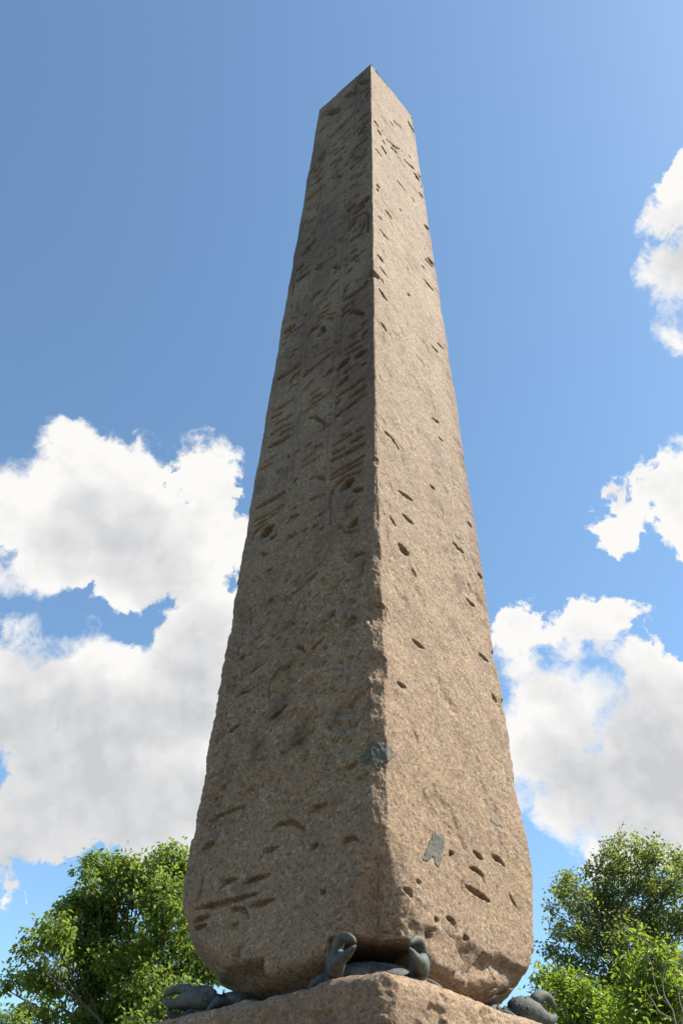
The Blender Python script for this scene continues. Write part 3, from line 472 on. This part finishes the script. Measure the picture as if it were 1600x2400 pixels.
# cement repairs: thin patches filling hollows of the skin, given as outlines (mm round the corner from the front edge / foot)
def inside(poly, X, Z):
    ins = np.zeros(X.shape, bool); n = len(poly)
    for i in range(n):
        (x0, z0), (x1, z1) = poly[i], poly[(i + 1) % n]
        c = ((z0 > Z) != (z1 > Z)) & (X < (x1 - x0) * (Z - z0) / (z1 - z0 + 1e-12) + x0); ins ^= c
    return ins
def patch(poly, label, mat=None):
    xs = [p[0] for p in poly]; zs = [p[1] for p in poly]; st = .009
    X, Z = np.meshgrid(np.arange(min(xs), max(xs) + st, st), np.arange(min(zs), max(zs) + st, st))
    Q = np.stack([X, 0 * X, Z], -1); jit = fbm(Q, 22, 3, .6)
    ins = inside(poly, X + .035 * jit, Z + .035 * fbm(Q + 5, 22, 3, .6)); h = half(Z)
    PL = surface('L', np.clip(1 + X / h, -1, 1), Z, True, .9)[0]; PR = surface('R', np.clip(-1 + X / h, -1, 1), Z, True, .9)[0]
    Pp = np.where((X < 0)[..., None], PL, PR)
    rad = Pp.copy(); rad[..., 2] = 0; rad /= np.linalg.norm(rad, axis=-1, keepdims=True)
    nf = []
    out = Pp + rad * .0035; inn = Pp - rad * .03
    nr, nc = X.shape; ii = np.arange(nr * nc).reshape(nr, nc); o2 = nr * nc
    cell = ins[:-1, :-1] & ins[1:, :-1] & ins[:-1, 1:] & ins[1:, 1:]
    F = []
    for i, j in zip(*np.where(cell)):
        a, b_, c, d = ii[i, j], ii[i, j + 1], ii[i + 1, j + 1], ii[i + 1, j]
        F.append((a, b_, c, d))
        for (di, dj, e0, e1) in ((-1, 0, a, b_), (0, 1, b_, c), (1, 0, c, d), (0, -1, d, a)):
            y_, x_ = i + di, j + dj
            if not (0 <= y_ < nr - 1 and 0 <= x_ < nc - 1) or not cell[y_, x_]: F.append((e0, e0 + o2, e1 + o2, e1))
    VV = np.concatenate([out.reshape(-1, 3), inn.reshape(-1, 3)]); F = np.array(F)
    used = np.unique(F); mp = np.zeros(len(VV), int); mp[used] = np.arange(len(used))
    o = link('cement_patch', np_mesh('cement_patch', VV[used], mp[F]), mat or M_CEM, obelisk)
    o['label'] = label
def onR(pl): return [(x + half(z), z) for x, z in pl]
def onL(pl): return [(x - half(z), z) for x, z in pl]
patch(onR([(-.455, 1.056), (-.42, 1.10), (-.361, 1.086), (-.275, 1.105), (-.257, 1.065), (-.314, .985), (-.324, .912), (-.396, .813), (-.462, .811), (-.47, .868), (-.572, .795), (-.614, .80), (-.561, .892)]), 'large ragged grey cement patch low on the sunlit face')
patch(onR([(.485, 1.536), (.588, 1.596), (.68, 1.602), (.712, 1.54), (.69, 1.487), (.582, 1.487), (.493, 1.488)]), 'small grey cement patch near the right edge of the sunlit face', M_CEM2)
patch([(-.03, 1.655), (-.09, 1.673), (-.15, 1.64), (-.18, 1.574), (-.235, 1.561), (-.20, 1.499), (-.09, 1.434), (0, 1.40), (.06, 1.47), (.15, 1.50), (.19, 1.58), (.165, 1.64), (.06, 1.65)], 'dark grey cement patch wrapped round the front edge')

# ------------------------------------------------------------------ pedestal and steps
def pedestal():
    root = tag(empty('pedestal', (0, 0, 0)), 'massive rough granite pedestal block under the obelisk', 'pedestal')
    SP, ZT, ZB = 1.395, G - .15, G - 2.35
    prof = []      # (inset from the wall, z)
    for z in np.linspace(ZB, ZT - .75, 14): prof.append((0, z))
    for z in np.linspace(ZT - .74, ZT - .10, 90): prof.append((0, z))
    for a in np.linspace(0, math.pi / 2, 26)[1:]: prof.append((.09 * (1 - math.cos(a)), ZT - .09 + .09 * math.sin(a)))
    for t in np.linspace(0, 1, 26)[1:]: prof.append((.09 + t * 1.28, ZT + .0 * t))
    prof = np.array(prof); VV = []; n_face = {'L': 210, 'R': 210, 'C': 30, 'D': 30}
    cols = []
    for face in 'LRCD':
        c0, c1 = FACES[face]
        for u in np.linspace(-1, 1, n_face[face])[:-1]: cols.append((face, u))
    base = np.array([CV[FACES[f][0]] * (1 - (u + 1) / 2) + CV[FACES[f][1]] * (u + 1) / 2 for f, u in cols]) * math.sqrt(2)
    hs = SP - prof[:, 0]
    X = hs[:, None] * base[None, :, 0]; Y = hs[:, None] * base[None, :, 1]; Z = prof[:, 1][:, None] + 0 * X
    # worn vertical arrises and uneven top edge
    rho = np.hypot(X, Y); dg = np.maximum(np.abs(X * CV['F'][0] + Y * CV['F'][1]), np.abs(X * CV['R'][0] + Y * CV['R'][1]))
    Q = np.stack([X, Y, Z], -1)
    lim = math.sqrt(2) * SP - .05 - .05 * fbm(Q * np.array([.3, .3, 1]), 3, 4, .6)
    sh = np.clip(1 - (dg - lim).clip(0) / np.maximum(rho, .2), .5, 1)
    X = X * sh; Y = Y * sh
    nv = np.stack([X, Y, 0 * X], -1); nv /= np.linalg.norm(nv, axis=-1, keepdims=True) + 1e-6
    tp = sstep(prof[:, 0], .0, .09)[:, None]
    D = .030 * fbm(Q, 1.3, 3, .5) + .020 * fbm(Q, 5, 4, .6) + .012 * fbm(Q, 18, 4, .65)
    D = D - .03 * sstep(fbm(Q + 8, 2.6, 4, .55), .12, .3)
    Xd = X + nv[..., 0] * D * (1 - tp); Yd = Y + nv[..., 1] * D * (1 - tp); near = sstep(rho, .9, 1.25)
    Zd = Z + D * tp * near
    # the left arris stands a little lower than the corner
    Zd = Zd - (.035 * sstep(-(X * CV['R'][0] + Y * CV['R'][1]), .35, .5)) * sstep(Z, ZT - .4, ZT - .1) * near
    # the front and side corners of the top are worn down
    cr = sstep(dg, 1.45, 1.95); Zd = Zd - .035 * cr * sstep(Z, ZT - .4, ZT)
    nr, nc = X.shape; ii = np.arange(nr * nc).reshape(nr, nc)
    q = np.stack([ii[:-1], np.roll(ii, -1, 1)[:-1], np.roll(ii, -1, 1)[1:], ii[1:]], -1).reshape(-1, 4)
    Pv = np.stack([Xd, Yd, Zd], -1)
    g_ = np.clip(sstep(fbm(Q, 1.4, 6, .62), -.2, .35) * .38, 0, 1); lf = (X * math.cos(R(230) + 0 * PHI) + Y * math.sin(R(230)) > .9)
    g_ = np.where(lf, np.clip(g_ * 1.6 + .1, 0, 1), g_)  # left side darkened further: its shade painted in over the dirt
    me = np_mesh('block', Pv.reshape(-1, 3), q, {'grime_shade': g_, 'warm': np.clip(.85 + .4 * fbm(Q, 1, 3), 0, 1)})
    link('block', me, M_PED, root)
pedestal()
def steps():
    bm = bmesh.new()
    for k, (hs, z0, z1) in enumerate(((1.95, .72, 1.09), (2.45, .36, .723), (2.95, -.01, .363))):
        vs = []
        for z in (z0, z1):
            for a in ('F', 'R', 'B', 'L'): vs.append(bm.verts.new((CV[a][0] * hs * 1.414, CV[a][1] * hs * 1.414, z)))
        bm.faces.new(vs[:4][::-1]); bm.faces.new(vs[4:])
        for i in range(4): bm.faces.new((vs[i], vs[(i + 1) % 4], vs[4 + (i + 1) % 4], vs[4 + i]))
    bmesh.ops.bevel(bm, geom=list(bm.edges), offset=.03, segments=2, affect='EDGES')
    me = bpy.data.meshes.new('steps'); bm.to_mesh(me); bm.free()
    tag(link('steps', me, M_PED, smooth=False), kind='structure')
steps()

# ------------------------------------------------------------------ bronze crabs
def catmull(pts, n):
    pts = [np.array(p, float) for p in pts]; ext = [2 * pts[0] - pts[1]] + pts + [2 * pts[-1] - pts[-2]]; out = []
    for i in range(1, len(ext) - 2):
        p0, p1, p2, p3 = ext[i - 1:i + 3]
        for k in range(n):
            t = k / n; out.append(.5 * (2 * p1 + (p2 - p0) * t + (2 * p0 - 5 * p1 + 4 * p2 - p3) * t * t + (3 * p1 - p0 - 3 * p2 + p3) * t ** 3))
    out.append(pts[-1]); return np.array(out)
def sweep(bm, path, sub=5, seg=16, flat_up=(0, 0, 1)):
    """closed tube along path of (x,y,z, width, height)"""
    c = catmull(path, sub); rings = []; upv = np.array(flat_up, float)
    for i in range(len(c)):
        tg = c[min(i + 1, len(c) - 1), :3] - c[max(i - 1, 0), :3]; tg /= np.linalg.norm(tg) + 1e-9
        s = np.cross(tg, upv); s /= np.linalg.norm(s) + 1e-9; u = np.cross(s, tg)
        rings.append([bm.verts.new(c[i, :3] + s * math.cos(a) * max(c[i, 3], .002) + u * math.sin(a) * max(c[i, 4], .002)) for a in np.linspace(0, 2 * math.pi, seg, endpoint=False)])
    for a, b_ in zip(rings[:-1], rings[1:]):
        for k in range(seg): bm.faces.new((a[k], a[(k + 1) % seg], b_[(k + 1) % seg], b_[k]))
    bm.faces.new(rings[0][::-1]); bm.faces.new(rings[-1])
def knob(bm, p, r_, tip, n=7):
    """small pointed boss at p leaning towards tip"""
    p = np.array(p, float); tip = np.array(tip, float); ax = tip / (np.linalg.norm(tip) + 1e-9)
    s = np.cross(ax, (0.3, 0.5, 0.81)); s /= np.linalg.norm(s); t = np.cross(ax, s)
    r0 = [bm.verts.new(p + (s * math.cos(a) + t * math.sin(a)) * r_) for a in np.linspace(0, 2 * math.pi, n, endpoint=False)]
    r1 = [bm.verts.new(p + ax * r_ * .8 + (s * math.cos(a) + t * math.sin(a)) * r_ * .6) for a in np.linspace(0, 2 * math.pi, n, endpoint=False)]
    tv = bm.verts.new(p + ax * r_ * 1.5)
    for k in range(n):
        bm.faces.new((r0[k], r0[(k + 1) % n], r1[(k + 1) % n], r1[k])); bm.faces.new((r1[k], r1[(k + 1) % n], tv))
def to_mesh(name, bm):
    bmesh.ops.recalc_face_normals(bm, faces=bm.faces); me = bpy.data.meshes.new(name); bm.to_mesh(me); bm.free(); return me
def make_crab(arch, lift, slim):
    """arch: how far the upper fingers open; lift: upward tilt of the claws; slim: their thickness"""
    root = empty('bronze_crab')
    def pose(bm, s):
        pv = Vector((.13, s * .30, .11))
        bmesh.ops.transform(bm, verts=bm.verts, matrix=Matrix.Translation(pv) @ Matrix.Rotation(-lift, 4, 'Y') @ Matrix.Diagonal((1, slim, slim, 1)) @ Matrix.Translation(-pv))
    # local frame: +x away from the obelisk, z = 0 on the pedestal
    bm = bmesh.new()
    sweep(bm, [(-.30, 0, .10, .10, .05), (-.24, 0, .11, .25, .10), (-.10, 0, .12, .33, .115), (.03, 0, .12, .34, .115), (.12, 0, .11, .27, .09), (.17, 0, .10, .16, .04)], 5, 28)
    for k in range(9): knob(bm, (.15 - .02 * abs(k - 4), (k - 4) * .055, .10), .014, (1, 0, .2))
    link('shell', to_mesh('shell', bm), M_BRZ, root)
    rnd = random.Random(3)
    for s in (-1, 1):
        bm = bmesh.new()
        sweep(bm, [(-.02, s * .25, .08, .05, .05), (.06, s * .29, .085, .065, .065), (.13, s * .30, .09, .072, .08), (.17, s * .30, .09, .06, .07)], 4, 14)
        for k in range(16):
            a = rnd.uniform(0, 6.28); t = rnd.uniform(.05, .16); knob(bm, (t, s * .30 + .068 * math.cos(a), .09 + .075 * math.sin(a)), rnd.uniform(.010, .016), (.2, math.cos(a), math.sin(a)))
        link('arm', to_mesh('arm', bm), M_BRZ, root)
        bm = bmesh.new()      # palm running out into the fixed lower finger
        sweep(bm, [(.155, s * .30, .125, .05, .06), (.19, s * .302, .135, .074, .092), (.26, s * .305, .138, .082, .106), (.34, s * .302, .128, .076, .096), (.405, s * .288, .10, .058, .068), (.46, s * .262, .085, .046, .048), (.52, s * .222, .090, .034, .036), (.555, s * .187, .115, .021, .023), (.565, s * .165, .136, .007, .009)], 6, 18)
        for k in range(15):
            x = rnd.uniform(.19, .29); a = rnd.uniform(-.3, 2.2) if s > 0 else rnd.uniform(.94, 3.44)
            knob(bm, (x, s * .302 + .078 * math.cos(a), .137 + .098 * math.sin(a)), rnd.uniform(.007, .012), (-.2, math.cos(a), math.sin(a)))
        for k in range(6): knob(bm, (.44 + .02 * k, s * (.272 - .016 * k), .134 - .004 * (3 - abs(k - 2))), .009, (0, 0, 1))
        pose(bm, s)
        claw = link('claw', to_mesh('claw', bm), M_BRZ, root)
        bm = bmesh.new()      # hinged upper finger
        q_ = lambda z0, z1: z0 + (z1 - z0) * arch
        sweep(bm, [(.355, s * .303, .190, .044, .030), (.38, s * .302, q_(.200, .220), .052, .048), (.43, s * .288, q_(.206, .250), .047, .043), (.485, s * .258, q_(.200, .255), .039, .037), (.53, s * .224, q_(.186, .230), .030, .031), (.560, s * .187, q_(.165, .190), .021, .022), (.568, s * .168, q_(.148, .160), .009, .010), (.567, s * .164, q_(.142, .152), .004, .005)], 6, 16)
        for k in range(5): knob(bm, (.44 + .02 * k, s * (.282 - .018 * k), q_(.166, .208) - .004 * abs(k - 1)), .008, (0, 0, -1))
        pose(bm, s)
        link('pincer', to_mesh('pincer', bm), M_BRZ, claw)
    for s in (-1, 1):
        for k in range(4):
            a = R(22 + 30 * k) * s; bm = bmesh.new(); ca, sa = math.cos(a), math.sin(a); c0 = np.array((-.05 - .05 * k, s * .22, .05))
            dirv = np.array((ca * .6 - .25 * k * .3, sa + s * .25, 0)); dirv /= np.linalg.norm(dirv); r2 = .36 if k == 0 else .26
            p1 = c0 + dirv * r2 * .5 + (0, 0, .05); p2 = c0 + dirv * r2 * .85 + (0, 0, .0); p3 = c0 + dirv * r2 + (0, 0, -.045)
            sweep(bm, [(*c0, .035, .03), (*p1, .032, .034), (*p2, .022, .026), (*p3, .006, .008)], 4, 10)
            link('leg', to_mesh('leg', bm), M_BRZ, root)
    return root
def children(o): return [c for c in bpy.data.objects if c.parent == o]
def copy_tree(o, parent=None):
    c = o.copy(); COL.objects.link(c); c.parent = parent
    for ch in children(o): copy_tree(ch, c)
    return c
CR = 'bronze crabs under the corners of the obelisk'
spots = (('F', 1.115, 'bronze crab under the front corner of the obelisk, two claws reaching to the viewer', (.8, R(9), .84)),
         ('L', 1.06, 'dark bronze crab under the left corner, one heavy claw against green leaves', (.0, R(1), .84)),
         ('R', 1.05, 'sunlit grey bronze crab under the right corner, open claw facing right', (.9, R(3), 1.0)))
for k, rad, lab, shape in spots:
    o = make_crab(*shape)
    o.location = (CV[k][0] * rad, CV[k][1] * rad, G - .165); o.rotation_euler = (0, 0, CORN[k])
    tag(o, lab, 'crab statue', CR)

# ------------------------------------------------------------------ trees
def tube_arrays(pts, rads, seg=6):
    pts = np.asarray(pts, float); rads = np.asarray(rads, float); n = len(pts)
    tg = np.gradient(pts, axis=0); tg /= np.linalg.norm(tg, axis=1, keepdims=True) + 1e-9
    ref = np.array((0.31, 0.77, 0.2)); s = np.cross(tg, ref); s /= np.linalg.norm(s, axis=1, keepdims=True) + 1e-9; u = np.cross(s, tg)
    a = np.linspace(0, 2 * math.pi, seg, endpoint=False)
    V = (pts[:, None] + (s[:, None] * np.cos(a)[None, :, None] + u[:, None] * np.sin(a)[None, :, None]) * rads[:, None, None]).reshape(-1, 3)
    i = np.arange(n * seg).reshape(n, seg)
    F = np.stack([i[:-1], np.roll(i, -1, 1)[:-1], np.roll(i, -1, 1)[1:], i[1:]], -1).reshape(-1, 4)
    return V, F
def join(parts):
    VV, FF, o = [], [], 0
    for V, F in parts: VV.append(V); FF.append(F + o); o += len(V)
    return np.concatenate(VV), np.concatenate(FF)
def bend(a, c, rng, k=.12, n=9):
    a = np.array(a, float); c = np.array(c, float); L = np.linalg.norm(c - a); t = np.linspace(0, 1, n)[:, None]
    off = rng.normal(size=3) * L * k; off2 = rng.normal(size=3) * L * k * .6; off[2] = abs(off[2])
    return a + (c - a) * t + off * np.sin(t * math.pi) + off2 * np.sin(2 * t * math.pi)
def leaves(C, N, size, rng, droop=.5, aspect=.62):
    """kite-shaped folded leaves at centres C hanging along N"""
    n = len(C); ax = N + rng.normal(size=(n, 3)) * .55; ax[:, 2] -= droop; ax /= np.linalg.norm(ax, axis=1, keepdims=True)
    sd = np.cross(ax, rng.normal(size=(n, 3)) * .7 + np.array((0, 0, 1.0))); sd /= np.linalg.norm(sd, axis=1, keepdims=True) + 1e-9
    nn = np.cross(sd, ax); L = size * rng.uniform(.65, 1.25, (n, 1)); W = L * aspect
    b0 = C; tip = C + ax * L - nn * L * .12; lf = C + ax * L * .42 + sd * W * .5 + nn * L * .10; rg = C + ax * L * .42 - sd * W * .5 + nn * L * .10
    V = np.stack([b0, rg, tip, lf], 1).reshape(-1, 3); i = np.arange(n)[:, None] * 4
    F = np.concatenate([i + np.array([0, 1, 2]), i + np.array([0, 2, 3])], 1).reshape(-1, 3)
    return V, F
def tree(name, label, cat, base, lobes, leaf_mat, bark_mat, seed, trunk_r, leaf, per_m3, cluster, droop, fork=.45, group=None, bough=.5, gap=.0, big_leaf=0, aspect=.62):
    rng = np.random.RandomState(seed)
    root = tag(empty(name, (base[0], base[1], 0)), label, cat, group)
    L = np.array(lobes); O = np.array((base[0], base[1], 0.0)); cen = L[:, :3] - O; rad = L[:, 3]
    top = cen[:, 2].max(); hf = top * fork
    mid = np.array((cen[:, 0].mean() * .4, cen[:, 1].mean() * .4, hf)); crown_top = np.array((cen[:, 0].mean(), cen[:, 1].mean(), top * .86))
    tp = np.concatenate([bend((0, 0, -.1), mid, rng, .03, 8), bend(mid, crown_top, rng, .05, 8)[1:]]); nt_ = len(tp)
    tr = np.interp(np.arange(nt_), (0, 1, 7, nt_ - 1), (trunk_r * 1.5, trunk_r, trunk_r * .72, trunk_r * .12))
    V, F = tube_arrays(tp, tr, 10); trunk = link('trunk', np_mesh('trunk', V, F), bark_mat, root)
    tw = []; LC, LN, LT = [], [], []
    for (c, r_) in zip(cen, rad):
        zs = np.clip(c[2] - np.hypot(*(c[:2] - mid[:2])) * bough - r_, hf * .75, top * .8); j = int(np.clip(np.argmin(np.abs(tp[:, 2] - zs)) + rng.randint(-2, 3), 4, nt_ - 2)); st = tp[j]
        pth = bend(st, c - (0, 0, r_ * .3), rng, .07, 10); r0 = min(tr[j] * .45, .015 + .022 * np.linalg.norm(c - st) ** .8 * trunk_r / .25)
        V, F = tube_arrays(pth, np.linspace(r0, .012, 10), 7); link('limb', np_mesh('limb', V, F), bark_mat, trunk)
        nb = int(np.clip(10 * r_ + 5, 5, 20)); ends = []
        for k in range(nb):
            dv = rng.normal(size=3); dv /= np.linalg.norm(dv); dv[2] = dv[2] * .9 + .15
            e = c + dv * r_ * rng.uniform(.55, 1.05); s0 = pth[rng.randint(5, 10)]
            tpth = bend(s0, e, rng, .10, 6); tw.append(tube_arrays(tpth, np.linspace(.012 + .006 * r_, .004, 6), 4)); ends.append(tpth)
            ntw = max(2, int(3 * r_ + 2))
            for _ in range(ntw):
                s1 = tpth[rng.randint(2, 6)]; e1 = s1 + rng.normal(size=3) * r_ * .28 + (0, 0, .05); p2 = bend(s1, e1, rng, .1, 4)
                tw.append(tube_arrays(p2, np.linspace(.006, .003, 4), 3)); ends.append(p2)
        nl = int(per_m3 * (r_ ** 2.3) + 70); ncl = max(3, nl // cluster)
        lt = rng.uniform(-.2, .2)
        for k in range(ncl):
            pth2 = ends[rng.randint(len(ends))]; cc = pth2[rng.randint(len(pth2) // 2, len(pth2))] + rng.normal(size=3) * r_ * .08
            if gap and perlin(np.array([cc * .8 + seed]))[0] < -gap: continue
            sp = rng.uniform(.10, .24) * (.6 + .4 * r_); q = rng.normal(size=(cluster, 3)) * sp * np.array((1, 1, .8))
            LC.append(cc + q); LN.append(q / (np.linalg.norm(q, axis=1, keepdims=True) + 1e-6)); LT.append(np.clip(.5 + lt + rng.normal() * .18 + rng.normal(size=cluster) * .16, 0, 1))
    V, F = join(tw); b_ = link('branchwork', np_mesh('branchwork', V, F), bark_mat, root); b_['kind'] = 'stuff'
    C = np.concatenate(LC); N = np.concatenate(LN); T = np.concatenate(LT)
    if big_leaf:          # the leaves that show largest, each an object of its own
        me_list = []
        near = np.argsort((C + O - np.array((0, -8, 1.7)))[:, 1] + rng.uniform(0, .5, len(C)))[:big_leaf]
        for t_ in range(3):
            Vl, Fl = leaves(np.zeros((1, 3)), np.array([[1.0, 0, 0]]), leaf, np.random.RandomState(t_ + 5), 0, aspect)
            me = np_mesh('leaf', Vl, Fl, {'tone': np.full(4, .25 + .3 * t_)}); me.materials.append(leaf_mat); me_list.append(me)
        for i in near:
            o = bpy.data.objects.new('leaf', me_list[rng.randint(3)]); COL.objects.link(o); o.parent = root
            o.location = C[i]; o.rotation_euler = (rng.uniform(-.8, .8), rng.uniform(-.2, 1.0), rng.uniform(0, 6.28))
        keep = np.ones(len(C), bool); keep[near] = False; C, N, T = C[keep], N[keep], T[keep]
    V, F = leaves(C, N, leaf, rng, droop, aspect)
    cr = link('crown', np_mesh('crown', V, F, {'tone': np.repeat(T, 4)}), leaf_mat, root, smooth=False); cr['kind'] = 'stuff'
    print(name, 'leaves', len(C))
    return root
LEFT = [(-6.06,19.45,11.82,0.55),(-5.6,20.02,11.38,0.63),(-6.45,19.51,12.0,0.31),(-7.46,19.09,11.36,0.33),(-7.45,18.74,11.54,0.18),(-8.2,19.17,11.31,0.49),(-8.4,18.5,11.39,0.21),(-8.41,19.83,11.92,0.2),(-8.09,20.13,11.79,0.23),(-8.48,18.32,10.74,0.37),(-9.05,19.33,10.41,0.43),(-9.31,18.47,9.96,0.23),(-6.87,19.31,10.66,0.87),(-8.35,19.95,10.26,0.88),(-5.64,18.17,9.64,0.95),(-8.78,17.34,8.87,0.54),(-9.25,16.97,8.32,0.31),(-8.82,19.53,9.02,0.84),(-7.16,19.85,9.2,1.12),(-5.31,20.52,9.41,0.81),(-10.23,19.47,8.26,0.33),(-10.3,18.91,7.89,0.15),(-9.08,18.35,8.02,0.55),(-8.05,19.61,8.13,0.95),(-6.19,18.18,7.82,0.9),(-5.28,19.87,8.47,0.64),(-8.79,17.5,6.97,0.48),(-6.92,20.39,7.42,0.89),(-7.48,19.02,7.03,0.6),(-7.84,18.6,6.93,0.36),(-4.35,18.96,8.72,0.69),(-4.47,20.39,10.34,0.82),(-5.42,19.32,7.13,0.73),(-6.16,19.48,6.31,1.08),(-4.54,18.23,6.42,0.92),(-7.65,19.25,6.24,0.83)]
RIGHT = [(8.33,20.95,12.74,0.35),(8.94,21.29,13.24,0.3),(7.85,21.25,12.13,0.38),(8.05,21.01,11.57,0.48),(8.85,20.4,12.4,0.48),(9.64,20.84,12.89,0.47),(9.84,20.11,12.42,0.51),(10.85,21.2,12.73,0.41),(8.71,22.13,12.6,0.39),(8.89,20.26,11.73,0.67),(10.08,21.16,11.99,0.79),(10.53,20.16,11.52,0.62),(6.92,21.37,12.04,0.22),(6.74,22.51,12.15,0.21),(6.31,19.98,11.06,0.25),(5.95,20.11,10.74,0.22),(6.74,19.73,11.05,0.43),(7.81,21.97,11.92,0.35),(7.14,21.97,11.36,0.38),(8.03,22.03,11.28,0.75),(8.99,22.09,11.18,0.79),(9.83,21.26,10.81,0.91),(10.34,20.01,10.43,0.8),(6.47,22.13,10.54,0.26),(6.54,20.08,9.89,0.5),(7.62,21.42,9.91,0.89),(8.18,19.72,9.34,0.84),(9.87,21.71,9.9,0.83),(6.1,21.41,9.82,0.3),(6.38,21.03,9.41,0.51),(6.93,20.44,8.67,0.78),(5.89,22.23,9.19,0.22),(8.02,20.74,8.65,0.78),(9.07,20.78,8.68,0.78),(9.51,18.9,8.46,0.86),(6.52,21.62,8.01,0.66),(7.61,21.34,7.86,0.72),(8.43,21.13,7.72,0.77),(9.81,21.73,7.98,0.79),(7.7,21.53,6.79,1.14),(8.91,20.18,6.59,1.09)]
MAG = [(5.13,8.27,6.28,0.17),(5.34,8.5,6.14,0.26),(4.89,8.44,5.88,0.27),(5.28,8.21,5.73,0.33),(5.35,7.97,5.38,0.32),(5.06,8.46,5.42,0.37),(4.63,8.22,5.39,0.28),(4.7,9.0,5.24,0.3),(5.46,8.9,5.1,0.45),(4.75,8.09,4.81,0.42)]
MAG2 = [(3.54,10.73,6.37,0.15),(3.86,10.99,6.38,0.24),(4.04,10.74,6.17,0.26),(4.24,10.58,6.02,0.29),(4.47,10.29,6.03,0.25),(4.78,10.65,5.94,0.32),(4.21,10.38,5.61,0.37),(3.95,11.32,6.07,0.3),(4.98,11.22,5.69,0.38),(3.53,10.42,5.93,0.18),(3.99,11.12,5.43,0.5),(4.48,10.49,5.18,0.48)]
YOUNG = [(-4.36,13.65,6.43,0.29),(-4.24,14.04,6.8,0.22),(-3.96,13.84,6.52,0.3),(-4.56,13.6,6.2,0.25),(-4.99,13.23,5.92,0.23),(-4.33,13.87,5.96,0.49),(-4.76,13.31,5.68,0.38),(-4.03,14.48,6.0,0.5)]
YOUNG2 = [(-8.36,14.59,6.15,0.16),(-8.62,14.92,6.31,0.1),(-8.18,14.8,6.07,0.18),(-8.35,14.59,5.85,0.35)]
tree('broadleaf_tree', 'dense bright green tree with spiky leafy tufts, left of the obelisk', 'tree', (-6.2, 20.6), LEFT, M_LEAF_A, M_BARK, 11, .26, .150, 3300, 22, .65)
tree('open_crowned_tree', 'airy olive green tree with dark forked limbs showing through, right of the obelisk', 'tree', (8.9, 21.0), RIGHT, M_LEAF_B, M_BARK, 23, .20, .122, 2300, 14, .25, fork=.35, bough=.75)
mag = tree('glossy_leaved_tree', 'small yellow green glossy tree with bare pale twigs, at the right edge', 'tree', (5.6, 8.2), MAG, M_LEAF_C, M_BARKP, 31, .10, .125, 5200, 12, .1, fork=.3, big_leaf=140, aspect=.42)
for pl in [[(4.825,6.808,4.57),(4.83,6.806,4.852),(4.818,6.81,5.015),(4.69,6.851,5.181),(4.655,6.862,5.393),(4.667,6.858,5.627),(4.636,6.868,5.78)],[(4.818,6.81,5.015),(4.757,6.83,5.207),(4.791,6.819,5.446),(4.877,6.791,5.613)],[(4.83,6.806,4.852),(4.644,6.866,4.965),(4.574,6.887,5.127),(4.473,6.918,5.294)],[(4.825,6.808,4.57),(4.96,6.763,4.903),(4.954,6.765,5.137),(5.044,6.735,5.37)]]:
    p_ = catmull(pl, 4) - np.array((5.6, 8.2, 0)); V, F = tube_arrays(p_, np.linspace(.012, .004, len(p_)), 6)
    link('bare_twig', np_mesh('bare_twig', V, F), M_BARKP, mag)
tree('glossy_leaved_bush', 'low glossy green bush directly behind the right bronze claw', 'bush', (4.3, 10.4), MAG2, M_LEAF_C, M_BARKP, 37, .09, .125, 5200, 12, .1, fork=.3, big_leaf=140, aspect=.42)
tree('young_tree', 'pale fresh green young tree just behind the left bronze claw', 'tree', (-4.0, 13.6), YOUNG, M_LEAF_D, M_BARK, 41, .08, .13, 3600, 14, .6, fork=.4)
tree('sapling', 'small leafy sapling whose tip shows in the bottom left corner', 'tree', (-9.5, 14.4), YOUNG2, M_LEAF_D, M_BARK, 43, .07, .13, 3000, 14, .5, fork=.4)
